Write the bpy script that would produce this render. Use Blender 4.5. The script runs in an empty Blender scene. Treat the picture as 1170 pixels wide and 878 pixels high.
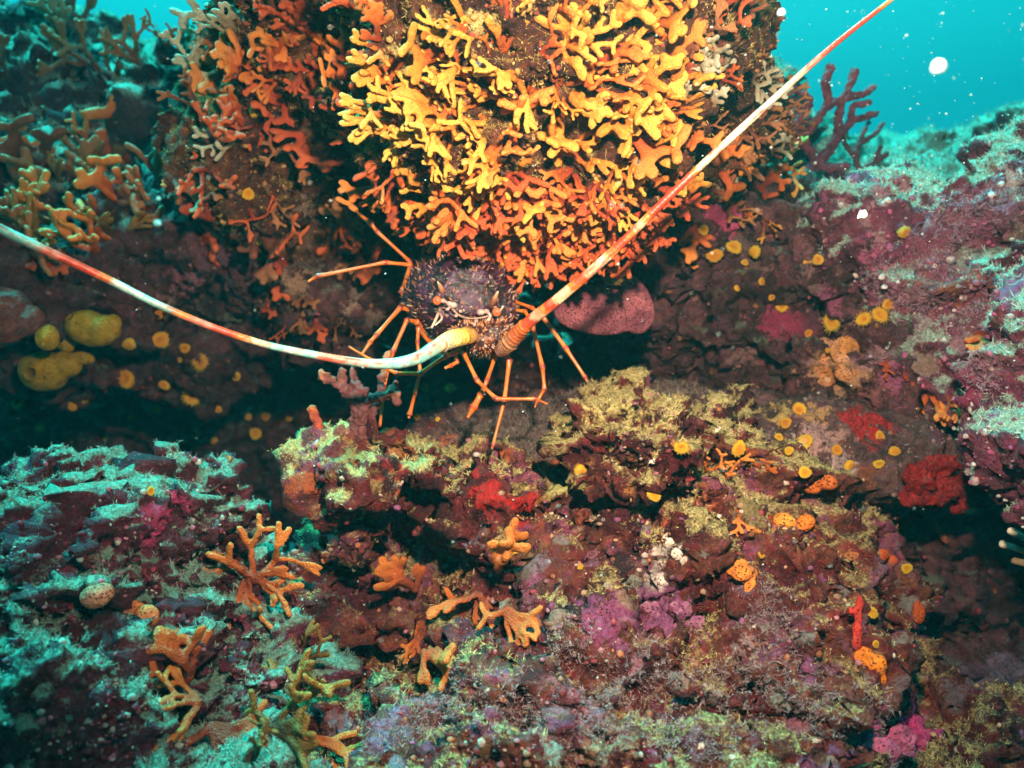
import bpy, bmesh, math, random
import numpy as np
from mathutils import Vector, Matrix, Quaternion
random.seed(7)
RNG = np.random.default_rng(7)
sc = bpy.context.scene
COL = sc.collection
T30 = math.tan(math.radians(30))

# ---------------------------------------------------------------- camera
cam_d = bpy.data.cameras.new('camera'); cam = bpy.data.objects.new('camera', cam_d); COL.objects.link(cam)
cam_d.sensor_width = 36; cam_d.lens = 18 / T30
cam_d.clip_start = 0.02; cam_d.clip_end = 200
cam.location = (0, 0, 0); cam.rotation_euler = (math.radians(90), 0, 0)
cam_d.dof.use_dof = True; cam_d.dof.focus_distance = 0.86; cam_d.dof.aperture_fstop = 5.6
sc.camera = cam

# ---------------------------------------------------------------- water light (world), sun, dive strobe
SUN_EL, SUN_AZ = math.radians(70), math.radians(-75)     # sun high up, to the left
w = bpy.data.worlds.new('World'); sc.world = w; w.use_nodes = True
nt = w.node_tree; nt.nodes.clear()
def wn(t, **k):
    n = nt.nodes.new(t)
    for a, b in k.items(): setattr(n, a, b)
    return n
geo = wn('ShaderNodeTexCoord'); sep = wn('ShaderNodeSeparateXYZ')
nt.links.new(geo.outputs['Generated'], sep.inputs[0])
mr = wn('ShaderNodeMapRange'); mr.inputs[1].default_value = -1; mr.inputs[2].default_value = 1
nt.links.new(sep.outputs['Z'], mr.inputs[0])
rp = wn('ShaderNodeValToRGB')
els = [(0.0, (0.001, 0.008, 0.012)), (0.36, (0.001, 0.03, 0.04)), (0.50, (0.001, 0.15, 0.19)), (0.64, (0.001, 0.26, 0.30)), (0.82, (0.01, 0.75, 0.78)), (1.0, (0.05, 1.0, 1.0))]
r = rp.color_ramp
while len(r.elements) < len(els): r.elements.new(0.5)
for e, (p, c) in zip(r.elements, els): e.position = p; e.color = (*c, 1)
nt.links.new(mr.outputs[0], rp.inputs[0])
# the water is a little brighter towards the sun's side
dotn = wn('ShaderNodeVectorMath', operation='DOT_PRODUCT'); dotn.inputs[1].default_value = (-0.35, 0.85, 0.35)
nt.links.new(geo.outputs['Generated'], dotn.inputs[0])
mr2 = wn('ShaderNodeMapRange'); mr2.inputs[1].default_value = -1; mr2.inputs[2].default_value = 1; mr2.inputs[3].default_value = 0.22; mr2.inputs[4].default_value = 1.4
nt.links.new(dotn.outputs['Value'], mr2.inputs[0])
sky = wn('ShaderNodeTexSky', sky_type='NISHITA'); sky.sun_disc = False; sky.sun_elevation = SUN_EL; sky.sun_rotation = SUN_AZ
bg = wn('ShaderNodeBackground'); out = wn('ShaderNodeOutputWorld')
bg2 = wn('ShaderNodeBackground'); add = wn('ShaderNodeAddShader')
tint = wn('ShaderNodeMixRGB', blend_type='MULTIPLY'); tint.inputs[0].default_value = 1; tint.inputs[2].default_value = (0.02, 0.85, 0.80, 1)
nt.links.new(sky.outputs[0], tint.inputs[1]); nt.links.new(tint.outputs[0], bg2.inputs[0]); bg2.inputs[1].default_value = 0.0
nt.links.new(rp.outputs[0], bg.inputs[0]); nt.links.new(mr2.outputs[0], bg.inputs[1])
nt.links.new(bg.outputs[0], add.inputs[0]); nt.links.new(bg2.outputs[0], add.inputs[1]); nt.links.new(add.outputs[0], out.inputs[0])

sun_d = bpy.data.lights.new('sun', 'SUN'); sun_d.energy = 11; sun_d.angle = math.radians(14); sun_d.color = (0.03, 0.95, 0.90)
sun = bpy.data.objects.new('sun', sun_d); COL.objects.link(sun)
sdir = Vector((math.sin(SUN_AZ)*math.cos(SUN_EL), math.cos(SUN_AZ)*math.cos(SUN_EL), math.sin(SUN_EL)))
sun.rotation_euler = sdir.to_track_quat('Z', 'Y').to_euler()

# the photographer's dive strobe (the photograph is lit by it: warm light, only close to the camera)
st_d = bpy.data.lights.new('dive_strobe', 'SPOT'); st_d.energy = 64; st_d.color = (1.0, 0.80, 0.58)
st_d.spot_size = math.radians(100); st_d.spot_blend = 1.0; st_d.shadow_soft_size = 0.02
st = bpy.data.objects.new('dive_strobe', st_d); COL.objects.link(st); st.location = (0.07, 0.17, 0.215)
st.rotation_euler = (Vector(st.location) - Vector((0.08, 0.8, 0.10))).to_track_quat('Z', 'Y').to_euler()

sc.view_settings.view_transform = 'Standard'; sc.view_settings.look = 'None'; sc.view_settings.exposure = 0.30; sc.view_settings.gamma = 1
sc.render.engine = 'CYCLES'
sc.cycles.use_denoising = True
sc.cycles.max_bounces = 4; sc.cycles.diffuse_bounces = 2; sc.cycles.glossy_bounces = 2; sc.cycles.transmission_bounces = 2
sc.cycles.volume_bounces = 0; sc.cycles.caustics_reflective = False; sc.cycles.caustics_refractive = False
sc.cycles.sample_clamp_indirect = 4

# ---------------------------------------------------------------- helpers
K = 2 * T30 / 1170.0                                     # metres across one photo pixel at one metre
def P(px, py, d): return Vector(((px - 585) * K * d, d, -(py - 439) * K * d))
def ray(px, py): return P(px, py, 1.0).normalized()

def tag(o, label=None, cat=None, group=None, kind=None):
    if label: o['label'] = label
    if cat: o['category'] = cat
    if group: o['group'] = group
    if kind: o['kind'] = kind
    return o

_perm = np.arange(256); np.random.default_rng(3).shuffle(_perm); _perm = np.concatenate([_perm, _perm, _perm])
_g = np.random.default_rng(4).normal(size=(256, 3)).astype(np.float32); _g /= np.linalg.norm(_g, axis=1)[:, None]
def perlin(p):
    p = p.astype(np.float32); i = np.floor(p); f = p - i; i = i.astype(np.int64) & 255
    u = f * f * f * (f * (f * 6 - 15) + 10)
    res = np.zeros(len(p), np.float32)
    for dx in (0, 1):
        wx = u[:, 0] if dx else 1 - u[:, 0]
        a = _perm[(i[:, 0] + dx) & 255]
        for dy in (0, 1):
            wy = u[:, 1] if dy else 1 - u[:, 1]
            b = _perm[a + ((i[:, 1] + dy) & 255)]
            for dz in (0, 1):
                wz = u[:, 2] if dz else 1 - u[:, 2]
                g = _g[_perm[b + ((i[:, 2] + dz) & 255)]]
                res += wx * wy * wz * (g[:, 0]*(f[:, 0]-dx) + g[:, 1]*(f[:, 1]-dy) + g[:, 2]*(f[:, 2]-dz))
    return res * 1.5
def fbm(p, octv=4, gain=0.5):
    s = 0; a = 1; t = 0
    for k in range(octv):
        s = s + a * perlin(p * (2.03 ** k) + 17.3 * k); t += a; a *= gain
    return s / t
def billow(p, octv=3, gain=0.5):
    s = 0; a = 1; t = 0
    for k in range(octv):
        s = s + a * np.abs(perlin(p * (2.07 ** k) + 31.7 * k)); t += a; a *= gain
    return s / t

def np_mesh(name, V, F, smooth=True):
    m = bpy.data.meshes.new(name)
    V = np.asarray(V, np.float32); F = np.asarray(F, np.int32)
    n = F.shape[1]
    m.vertices.add(len(V)); m.vertices.foreach_set('co', V.ravel())
    m.loops.add(F.size); m.loops.foreach_set('vertex_index', F.ravel())
    m.polygons.add(len(F)); m.polygons.foreach_set('loop_start', np.arange(0, F.size, n, dtype=np.int32))
    m.polygons.foreach_set('loop_total', np.full(len(F), n, np.int32))
    m.polygons.foreach_set('use_smooth', np.full(len(F), smooth))
    m.update(calc_edges=True); m.validate()
    return m
def link(name, mesh, mat=None, parent=None):
    o = bpy.data.objects.new(name, mesh); COL.objects.link(o)
    if mat and mesh is not None and not mesh.materials: mesh.materials.append(mat)
    if parent: o.parent = parent
    return o
def vcount(m): return len(m.vertices)
def get_co(m):
    a = np.empty(len(m.vertices)*3, np.float32); m.vertices.foreach_get('co', a); return a.reshape(-1, 3)
def get_no(m):
    a = np.empty(len(m.vertices)*3, np.float32); m.vertices.foreach_get('normal', a); return a.reshape(-1, 3)
def set_co(m, c): m.vertices.foreach_set('co', c.astype(np.float32).ravel()); m.update()
def remeshed(mesh, voxel, smooth_it=0):
    o = bpy.data.objects.new('tmp', mesh); COL.objects.link(o)
    md = o.modifiers.new('r', 'REMESH'); md.mode = 'VOXEL'; md.voxel_size = voxel; md.use_smooth_shade = True
    if smooth_it:
        s = o.modifiers.new('s', 'SMOOTH'); s.iterations = smooth_it; s.factor = 0.5
    dg = bpy.context.evaluated_depsgraph_get(); dg.update()
    nm = bpy.data.meshes.new_from_object(o.evaluated_get(dg)); bpy.data.objects.remove(o); bpy.data.meshes.remove(mesh)
    return nm

# ---------------------------------------------------------------- materials
def newmat(name):
    m = bpy.data.materials.new(name); m.use_nodes = True
    n = m.node_tree; b = n.nodes['Principled BSDF']
    return m, n, b
def N(n, t, **k):
    x = n.nodes.new(t)
    for a, b in k.items(): setattr(x, a, b)
    return x
def ramp(n, els, fac=None, interp='LINEAR'):
    x = n.nodes.new('ShaderNodeValToRGB'); r = x.color_ramp; r.interpolation = interp
    while len(r.elements) < len(els): r.elements.new(0.5)
    for e, (p, c) in zip(r.elements, els):
        e.position = p; e.color = (*c, 1) if len(c) == 3 else c
    if fac is not None: n.links.new(fac, x.inputs[0])
    return x.outputs[0]
def noise(n, scale, detail=4, rough=0.6, dist=0, vec=None, out='Fac'):
    x = n.nodes.new('ShaderNodeTexNoise'); x.inputs['Scale'].default_value = scale; x.inputs['Detail'].default_value = detail
    x.inputs['Roughness'].default_value = rough; x.inputs['Distortion'].default_value = dist
    if vec is not None: n.links.new(vec, x.inputs['Vector'])
    return x.outputs[out]
def mix(n, fac, a, b, mode='MIX'):
    x = n.nodes.new('ShaderNodeMixRGB'); x.blend_type = mode
    for i, v in ((0, fac), (1, a), (2, b)):
        if hasattr(v, 'is_linked') or hasattr(v, 'links'): n.links.new(v, x.inputs[i])
        elif i == 0: x.inputs[0].default_value = v
        else: x.inputs[i].default_value = (*v, 1)
    return x.outputs[0]
def mth(n, op, a, b=None, clamp=False):
    x = n.nodes.new('ShaderNodeMath'); x.operation = op; x.use_clamp = clamp
    for i, v in ((0, a), (1, b)):
        if v is None: continue
        if hasattr(v, 'links'): n.links.new(v, x.inputs[i])
        else: x.inputs[i].default_value = v
    return x.outputs[0]
def bump(n, b, h, dist, strength=1.0):
    x = n.nodes.new('ShaderNodeBump'); x.inputs['Distance'].default_value = dist; x.inputs['Strength'].default_value = strength
    n.links.new(h, x.inputs['Height']); n.links.new(x.outputs[0], b.inputs['Normal'])

def rock_mat(name, base, turf_a, turf_b, seed=0.0):
    """encrusted rock: patches of crusts (attribute 'crust'), settled algal turf (attribute 'turf')"""
    m, n, b = newmat(name)
    g = N(n, 'ShaderNodeNewGeometry'); mp = N(n, 'ShaderNodeMapping'); mp.inputs['Location'].default_value = (seed, seed*1.7, -seed)
    n.links.new(g.outputs['Position'], mp.inputs['Vector']); v = mp.outputs[0]
    n1 = noise(n, 11, 7, 0.68, 0.6, v); n2 = noise(n, 55, 6, 0.7, 0.4, v); n3 = noise(n, 260, 4, 0.7, 0, v)
    c = ramp(n, base, n1)
    c2 = ramp(n, [(0.0, (0.25, 0.25, 0.25)), (0.40, (0.45, 0.42, 0.42)), (0.52, (0.95, 0.9, 0.9)), (0.68, (1.5, 1.35, 1.3)), (1, (2.1, 1.9, 1.7))], n2)
    c = mix(n, 1.0, c, c2, 'MULTIPLY')
    nc = noise(n, 170, 3, 0.7, 0, v, 'Color')
    grit = N(n, 'ShaderNodeHueSaturation'); grit.inputs['Saturation'].default_value = 1.6; grit.inputs['Value'].default_value = 1.0; n.links.new(nc, grit.inputs['Color'])
    c = mix(n, 0.55, c, mix(n, 1, mix(n, 1, c, grit.outputs[0], 'MULTIPLY'), (2.4, 1.9, 2.0), 'MULTIPLY'))
    c = mix(n, mth(n, 'MULTIPLY', ramp(n, [(0.60, (0, 0, 0)), (0.68, (1, 1, 1))], noise(n, 330, 3, 0.75, 0, v)), 0.5), c, (0.42, 0.24, 0.17))
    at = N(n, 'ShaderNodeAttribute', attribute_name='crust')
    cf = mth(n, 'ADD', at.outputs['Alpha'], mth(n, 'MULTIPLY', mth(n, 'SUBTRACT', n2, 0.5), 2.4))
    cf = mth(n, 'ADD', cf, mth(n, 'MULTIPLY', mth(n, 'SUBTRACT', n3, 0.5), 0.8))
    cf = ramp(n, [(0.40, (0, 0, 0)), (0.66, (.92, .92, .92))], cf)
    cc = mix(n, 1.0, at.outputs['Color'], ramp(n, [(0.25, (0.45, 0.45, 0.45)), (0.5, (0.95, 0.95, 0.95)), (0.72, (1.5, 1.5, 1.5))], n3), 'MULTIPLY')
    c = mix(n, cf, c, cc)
    # voronoi polyps / pale flecks
    vo = N(n, 'ShaderNodeTexVoronoi'); vo.inputs['Scale'].default_value = 120; n.links.new(v, vo.inputs['Vector'])
    fl = ramp(n, [(0.10, (1, 1, 1)), (0.2, (0, 0, 0))], vo.outputs['Distance'])
    fl = mth(n, 'MULTIPLY', fl, ramp(n, [(0.58, (0, 0, 0)), (0.66, (1, 1, 1))], noise(n, 23, 3, 0.6, 0, v)))
    c = mix(n, mth(n, 'MULTIPLY', fl, 0.7), c, (0.6, 0.42, 0.38))
    tf = N(n, 'ShaderNodeAttribute', attribute_name='turf').outputs['Fac']
    tf = mth(n, 'ADD', tf, mth(n, 'MULTIPLY', mth(n, 'SUBTRACT', noise(n, 120, 5, 0.75, 0.3, v), 0.5), 1.3))
    tf = mth(n, 'ADD', tf, mth(n, 'MULTIPLY', mth(n, 'SUBTRACT', noise(n, 480, 3, 0.7, 0, v), 0.5), 0.9))
    tf = ramp(n, [(0.36, (0, 0, 0)), (0.72, (1, 1, 1))], tf)
    tc = ramp(n, [(0.3, tuple(x*0.35 for x in turf_a)), (0.5, turf_a), (0.7, turf_b)], n3)
    c = mix(n, tf, c, tc)
    n.links.new(c, b.inputs['Base Color'])
    b.inputs['Roughness'].default_value = 0.75; b.inputs['Specular IOR Level'].default_value = 0.25
    h = mth(n, 'ADD', mth(n, 'MULTIPLY', n2, 1.6), mth(n, 'MULTIPLY', n3, 0.8))
    h = mth(n, 'ADD', h, mth(n, 'MULTIPLY', noise(n, 700, 2, 0.6, 0, v), 0.35))
    bump(n, b, h, 0.006, 1.0)
    return m

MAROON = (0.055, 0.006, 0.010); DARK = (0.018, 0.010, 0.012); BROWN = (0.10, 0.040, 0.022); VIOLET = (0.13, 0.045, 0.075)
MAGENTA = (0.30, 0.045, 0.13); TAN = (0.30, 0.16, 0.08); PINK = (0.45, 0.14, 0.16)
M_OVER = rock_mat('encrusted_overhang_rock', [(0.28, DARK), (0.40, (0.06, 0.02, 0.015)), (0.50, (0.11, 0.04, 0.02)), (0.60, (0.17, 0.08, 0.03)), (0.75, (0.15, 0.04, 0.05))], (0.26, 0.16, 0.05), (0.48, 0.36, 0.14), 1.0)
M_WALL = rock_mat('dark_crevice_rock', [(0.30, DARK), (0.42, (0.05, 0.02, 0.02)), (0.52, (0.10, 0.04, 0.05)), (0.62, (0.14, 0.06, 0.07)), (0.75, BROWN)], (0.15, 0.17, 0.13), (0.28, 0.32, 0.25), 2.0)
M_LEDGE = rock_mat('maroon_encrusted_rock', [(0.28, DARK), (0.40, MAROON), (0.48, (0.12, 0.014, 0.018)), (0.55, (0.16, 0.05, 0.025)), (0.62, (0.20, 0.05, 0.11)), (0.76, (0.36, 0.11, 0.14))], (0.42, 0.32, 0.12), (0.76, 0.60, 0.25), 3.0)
M_LEFT = rock_mat('turf_topped_maroon_rock', [(0.3, (0.03, 0.006, 0.012)), (0.45, (0.06, 0.008, 0.018)), (0.56, (0.10, 0.02, 0.04)), (0.66, VIOLET), (0.8, (0.2, 0.09, 0.05))], (0.15, 0.25, 0.19), (0.30, 0.44, 0.36), 4.0)
M_SLOPE = rock_mat('pink_crusted_slope_rock', [(0.3, (0.05, 0.015, 0.03)), (0.42, (0.12, 0.035, 0.06)), (0.52, (0.20, 0.05, 0.10)), (0.62, (0.22, 0.11, 0.12)), (0.76, (0.36, 0.18, 0.22))], (0.30, 0.38, 0.31), (0.52, 0.64, 0.54), 5.0)
M_FLOOR = rock_mat('silty_brown_floor_rock', [(0.3, (0.03, 0.016, 0.018)), (0.45, (0.09, 0.05, 0.05)), (0.56, (0.15, 0.085, 0.08)), (0.68, (0.12, 0.05, 0.06)), (0.8, (0.2, 0.12, 0.1))], (0.14, 0.10, 0.08), (0.24, 0.18, 0.15), 7.0)
M_FAR = rock_mat('distant_reef_rock', [(0.3, (0.03, 0.02, 0.03)), (0.5, (0.08, 0.04, 0.06)), (0.7, (0.16, 0.1, 0.1))], (0.26, 0.36, 0.30), (0.48, 0.58, 0.48), 6.0)

# ---------------------------------------------------------------- reef rock
ROCKS = []
def rock(name, mat, blobs, voxel, strata=(0.0, 14, 0.0), amp=(0.035, 0.02, 0.006), freq=(5, 17, 60), turf=(0.45, 0.35), seed=0.0, crusts=()):
    """a mass of rock: ellipsoids (px, py, depth, rx_px, rz_px, ry_m, roll) merged by voxels, then broken up by noise"""
    bm = bmesh.new()
    for bl in blobs:
        px, py, d, rx, rz, ry = bl[:6]; roll = bl[6] if len(bl) > 6 else 0
        M = Matrix.Translation(P(px, py, d)) @ Matrix.Rotation(math.radians(roll), 4, 'Y') @ Matrix.Diagonal((rx*K*d, ry, rz*K*d, 1))
        bmesh.ops.create_icosphere(bm, subdivisions=5, radius=1, matrix=M)
    me = bpy.data.meshes.new('t'); bm.to_mesh(me); bm.free()
    me = remeshed(me, voxel, 1)
    s = seed
    co = get_co(me); no = get_no(me)
    warp = np.stack([fbm(co*6 + s + k*9.1, 2) for k in range(3)], 1)
    q = co + warp * 0.05
    h = fbm(q*freq[0] + s, 3) * amp[0] * 1.6 + (0.28 - billow(q*freq[1]*0.55 + s*2, 3)) * amp[1] * 2.4
    co = co + no * h[:, None]; set_co(me, co); no = get_no(me)
    if strata[0]:
        ph = (co[:, 2] + strata[2]*co[:, 0])*strata[1] + fbm(co*7 + s + 5, 3)*1.5
        ph = ph - np.floor(ph); off = np.where(ph < .82, ph/.82, (1-ph)/.18); off = off*off*(3-2*off) - .5
        co = co + (no*np.array([1, 1, .35]))*(off*strata[0]*np.clip(.55 + fbm(co*9 + 3, 2)*1.4, 0, 1.3))[:, None]; set_co(me, co); no = get_no(me)
    q2 = co + warp*0.015
    h = (0.22 - billow(q2*freq[2]*0.7 + s*3, 2)) * amp[2] * 2.2 + fbm(q2*freq[2]*2.6, 2) * amp[2] * 0.7
    co = co + no * h[:, None]; set_co(me, co); no = get_no(me)
    # settled turf on what faces up, in patches
    tn = fbm(co*16 + s + 40, 4)
    t = np.clip((no[:, 2] - turf[0]) * 1.5 + 0.45 + tn * 1.3, 0, 1) * turf[1]
    if name == 'reef_ledge':      # thick turf only on the crest, thinner lower down
        hgt = co[:, 2]/co[:, 1] + fbm(co*9, 2)*.12; t *= np.clip(.50 + (hgt + .16)*4.5, .50, 1)
    a = me.attributes.new('turf', 'FLOAT', 'POINT')
    # crust patches placed on the rock
    C = np.zeros((len(co), 4), np.float32)
    wob = fbm(co*38 + 11, 3) * 0.9
    CR.append((me, crusts, co, wob, C, t, a))
    me.materials.clear(); me.materials.append(mat)
    o = link(name, me); tag(o, kind='structure')
    ROCKS.append(o)
    o['_n'] = 0; del o['_n']
    return o
CR = []

overhang = rock('reef_overhang', M_OVER, [
    (610, 60, 1.06, 235, 210, 0.30), (560, 182, 1.02, 136, 88, 0.20), (650, 200, 1.04, 108, 74, 0.18), (410, 60, 1.22, 130, 140, 0.24),
    (330, 190, 1.32, 120, 100, 0.18), (760, 60, 1.18, 95, 130, 0.22), (800, 160, 1.22, 80, 75, 0.2), (280, 130, 1.45, 46, 50, .15), (300, 60, 1.35, 30, 60, .1), (610, -150, 1.1, 230, 200, .3), (700,120,1.0,90,110,.2),(620,90,.92,80,60,.14),(500,110,.95,50,60,.1)],
    0.0042, amp=(0.045, 0.045, 0.010), turf=(0.35, 0.6), seed=1.0)
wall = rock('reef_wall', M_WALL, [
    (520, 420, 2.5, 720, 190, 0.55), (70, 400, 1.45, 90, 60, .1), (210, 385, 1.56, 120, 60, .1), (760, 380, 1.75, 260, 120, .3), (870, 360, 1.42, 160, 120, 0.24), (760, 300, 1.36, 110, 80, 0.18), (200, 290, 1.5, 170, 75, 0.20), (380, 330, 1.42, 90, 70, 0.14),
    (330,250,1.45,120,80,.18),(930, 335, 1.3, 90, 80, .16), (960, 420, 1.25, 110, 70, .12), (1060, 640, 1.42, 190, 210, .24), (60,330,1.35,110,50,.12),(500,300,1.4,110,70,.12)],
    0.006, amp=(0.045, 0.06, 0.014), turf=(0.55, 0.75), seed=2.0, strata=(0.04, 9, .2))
floor_ = rock('crevice_floor', M_FLOOR, [(760,535,1.18,330,88,.2),(600,610,1.12,150,82,.16),(880,510,1.24,190,60,.16),(540,560,1.25,180,60,.2)],
    0.005, amp=(0.02, 0.02, 0.008), turf=(0.75, 0.35), seed=7.0)
ledge = rock('reef_ledge', M_LEDGE, [
    (436, 538, .93, 52, 38, .08), (500, 546, .95, 58, 34, .08), (590, 586, .97, 90, 44, .10), (725, 518, .95, 84, 58, .11), (820, 535, 1.02, 72, 64, .10), (900, 590, 1.08, 80, 60, .10),
    (640, 612, .98, 110, 58, .11), (745, 620, .95, 96, 76, .12), (600, 660, 1.04, 150, 80, .10), (450, 650, 1.08, 100, 120, .12), (405, 618, .94, 48, 18, .06, -22), (380, 670, .97, 24, 60, .06),
    (850, 680, .98, 100, 70, .12), (700, 725, .90, 120, 58, .12), (560, 745, .95, 90, 50, .08), (620, 835, .82, 200, 108, .16), (820, 822, .85, 170, 108, .16), (450, 850, .85, 130, 70, .12),
    (960, 820, .95, 100, 70, .10), (1090, 905, .9, 150, 90, .15), (720, 960, .8, 420, 130, .2), (340, 860, .95, 70, 60, .09), (1010, 870, .93, 90, 60, .10), (640, 730, 1.12, 300, 190, .13), (940, 700, 1.1, 90, 90, .12)],
    0.0034, amp=(0.055, 0.055, 0.012), turf=(0.36, 1.0), seed=3.0, strata=(0.040, 13, 0.25))
left = rock('reef_left_rock', M_LEFT, [
    (60, 650, .86, 190, 84, 0.15), (215, 612, .92, 66, 54, 0.09), (150, 680, .88, 140, 60, 0.12), (60, 800, .76, 190, 110, .15), (190, 830, .80, 140, 110, .13), (-80, 700, .8, 150, 130, .2), (100, 950, .7, 260, 120, .15),(280,740,1.0,70,60,.08)],
    0.0034, amp=(0.030, 0.045, 0.013), turf=(0.40, 1.05), seed=4.0, strata=(0.045, 14, 0.1))
slope = rock('reef_right_slope', M_SLOPE, [
    (1090, 320, 1.25, 190, 105, 0.20, 14), (1220, 275, 1.15, 150, 125, 0.20), (990, 272, 1.45, 110, 36, .14), (1020, 310, 1.2, 70, 76, .10), (1120, 400, 1.12, 95, 75, .12), (1230, 420, .95, 90, 120, .12), (1200,540,.85,50,56,.06)],
    0.0045, amp=(0.035, 0.040, 0.009), turf=(0.22, 1.1), seed=5.0, strata=(0.022, 12, -0.3))
far = rock('distant_reef', M_FAR, [
    (60, 220, 1.9, 150, 140, 0.35), (40, 100, 2.1, 50, 80, 0.2), (195, 200, 1.8, 80, 90, 0.25), (235, 170, 1.75, 50, 70, .15), (132, 130, 2.3, 24, 85, 0.2), (-80, 150, 2, 120, 170, .3), (865, 130, 1.7, 36, 50, .12), (150,240,1.7,200,60,.2)],
    0.009, amp=(0.08, 0.10, 0.03), freq=(4, 12, 40), turf=(0.15, 1.1), seed=6.0, strata=(0.07, 7, .5))

far_hill = rock('distant_slope', M_FAR, [(1150, 285, 2.3, 270, 92, 0.4, 14), (1010, 252, 1.95, 150, 52, 0.25), (905, 215, 1.9, 60, 62, .2), (960, 215, 3.2, 300, 40, .4), (1180, 230, 2.0, 110, 90, .2)],
    0.009, amp=(0.05, 0.045, 0.012), freq=(4, 12, 40), turf=(-0.1, 1.15), seed=8.0, strata=(0.03, 7, .5))

dg = bpy.context.evaluated_depsgraph_get(); dg.update()
def hit(px, py, objs=None):
    """first rock surface on the line of sight through a photo pixel"""
    best = None; o0 = Vector((0, 0, 0)); dr = ray(px, py)
    for o in (objs or ROCKS):
        ok, loc, no, _ = o.ray_cast(o0, dr)
        if ok and (best is None or loc.length < best[0].length): best = (loc.copy(), no.copy(), o)
    return best
# ---------------------------------------------------------------- coloured crusts living on the rock
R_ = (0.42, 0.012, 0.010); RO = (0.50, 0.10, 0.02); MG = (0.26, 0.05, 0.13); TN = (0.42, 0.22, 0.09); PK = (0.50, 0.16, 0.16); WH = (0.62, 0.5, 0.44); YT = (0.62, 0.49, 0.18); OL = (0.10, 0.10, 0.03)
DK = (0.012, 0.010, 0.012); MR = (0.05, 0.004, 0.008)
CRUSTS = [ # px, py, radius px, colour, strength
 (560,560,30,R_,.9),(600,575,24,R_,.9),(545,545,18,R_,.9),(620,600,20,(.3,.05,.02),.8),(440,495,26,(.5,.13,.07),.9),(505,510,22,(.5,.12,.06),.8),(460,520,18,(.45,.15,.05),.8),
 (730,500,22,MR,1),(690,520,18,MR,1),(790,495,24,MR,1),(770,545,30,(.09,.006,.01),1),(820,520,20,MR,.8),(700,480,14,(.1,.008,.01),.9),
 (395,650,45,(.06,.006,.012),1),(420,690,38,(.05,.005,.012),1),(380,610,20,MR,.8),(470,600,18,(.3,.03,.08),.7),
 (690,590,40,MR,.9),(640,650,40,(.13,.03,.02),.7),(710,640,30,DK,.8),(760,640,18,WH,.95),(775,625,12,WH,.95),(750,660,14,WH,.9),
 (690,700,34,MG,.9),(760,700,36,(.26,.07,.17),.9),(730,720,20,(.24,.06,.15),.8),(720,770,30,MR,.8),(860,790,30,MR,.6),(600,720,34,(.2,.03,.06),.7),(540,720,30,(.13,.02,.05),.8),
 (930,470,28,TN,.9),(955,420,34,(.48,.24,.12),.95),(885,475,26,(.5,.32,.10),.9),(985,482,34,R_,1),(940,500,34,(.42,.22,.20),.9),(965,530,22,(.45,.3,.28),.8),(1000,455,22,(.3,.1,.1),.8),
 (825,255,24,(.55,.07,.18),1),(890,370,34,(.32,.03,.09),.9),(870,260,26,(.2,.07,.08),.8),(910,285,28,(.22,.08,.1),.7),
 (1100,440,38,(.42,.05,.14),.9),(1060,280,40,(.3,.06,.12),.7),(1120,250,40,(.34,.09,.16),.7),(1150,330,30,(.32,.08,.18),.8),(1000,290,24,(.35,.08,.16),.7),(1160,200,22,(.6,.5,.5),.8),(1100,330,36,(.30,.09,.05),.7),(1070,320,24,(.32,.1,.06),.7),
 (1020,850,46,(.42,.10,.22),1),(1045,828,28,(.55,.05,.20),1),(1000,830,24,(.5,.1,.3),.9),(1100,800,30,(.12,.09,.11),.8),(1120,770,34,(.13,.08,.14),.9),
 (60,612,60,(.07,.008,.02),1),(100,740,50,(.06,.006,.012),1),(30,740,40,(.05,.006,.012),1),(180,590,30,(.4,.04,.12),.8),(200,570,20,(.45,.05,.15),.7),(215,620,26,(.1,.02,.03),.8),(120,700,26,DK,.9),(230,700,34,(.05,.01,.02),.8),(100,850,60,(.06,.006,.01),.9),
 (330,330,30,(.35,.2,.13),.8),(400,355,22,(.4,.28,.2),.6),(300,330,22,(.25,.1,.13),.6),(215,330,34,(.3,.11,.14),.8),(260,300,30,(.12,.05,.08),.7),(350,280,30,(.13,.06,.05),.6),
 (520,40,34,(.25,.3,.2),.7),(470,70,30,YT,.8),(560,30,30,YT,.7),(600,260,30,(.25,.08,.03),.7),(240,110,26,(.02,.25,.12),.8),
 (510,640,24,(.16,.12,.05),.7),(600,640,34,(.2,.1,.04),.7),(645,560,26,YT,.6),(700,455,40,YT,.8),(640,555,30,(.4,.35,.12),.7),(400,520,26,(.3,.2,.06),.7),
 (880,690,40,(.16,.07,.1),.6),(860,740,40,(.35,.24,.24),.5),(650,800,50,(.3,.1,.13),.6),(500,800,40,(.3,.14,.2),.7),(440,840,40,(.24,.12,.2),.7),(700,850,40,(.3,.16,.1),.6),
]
_R = random.Random(21)
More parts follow.
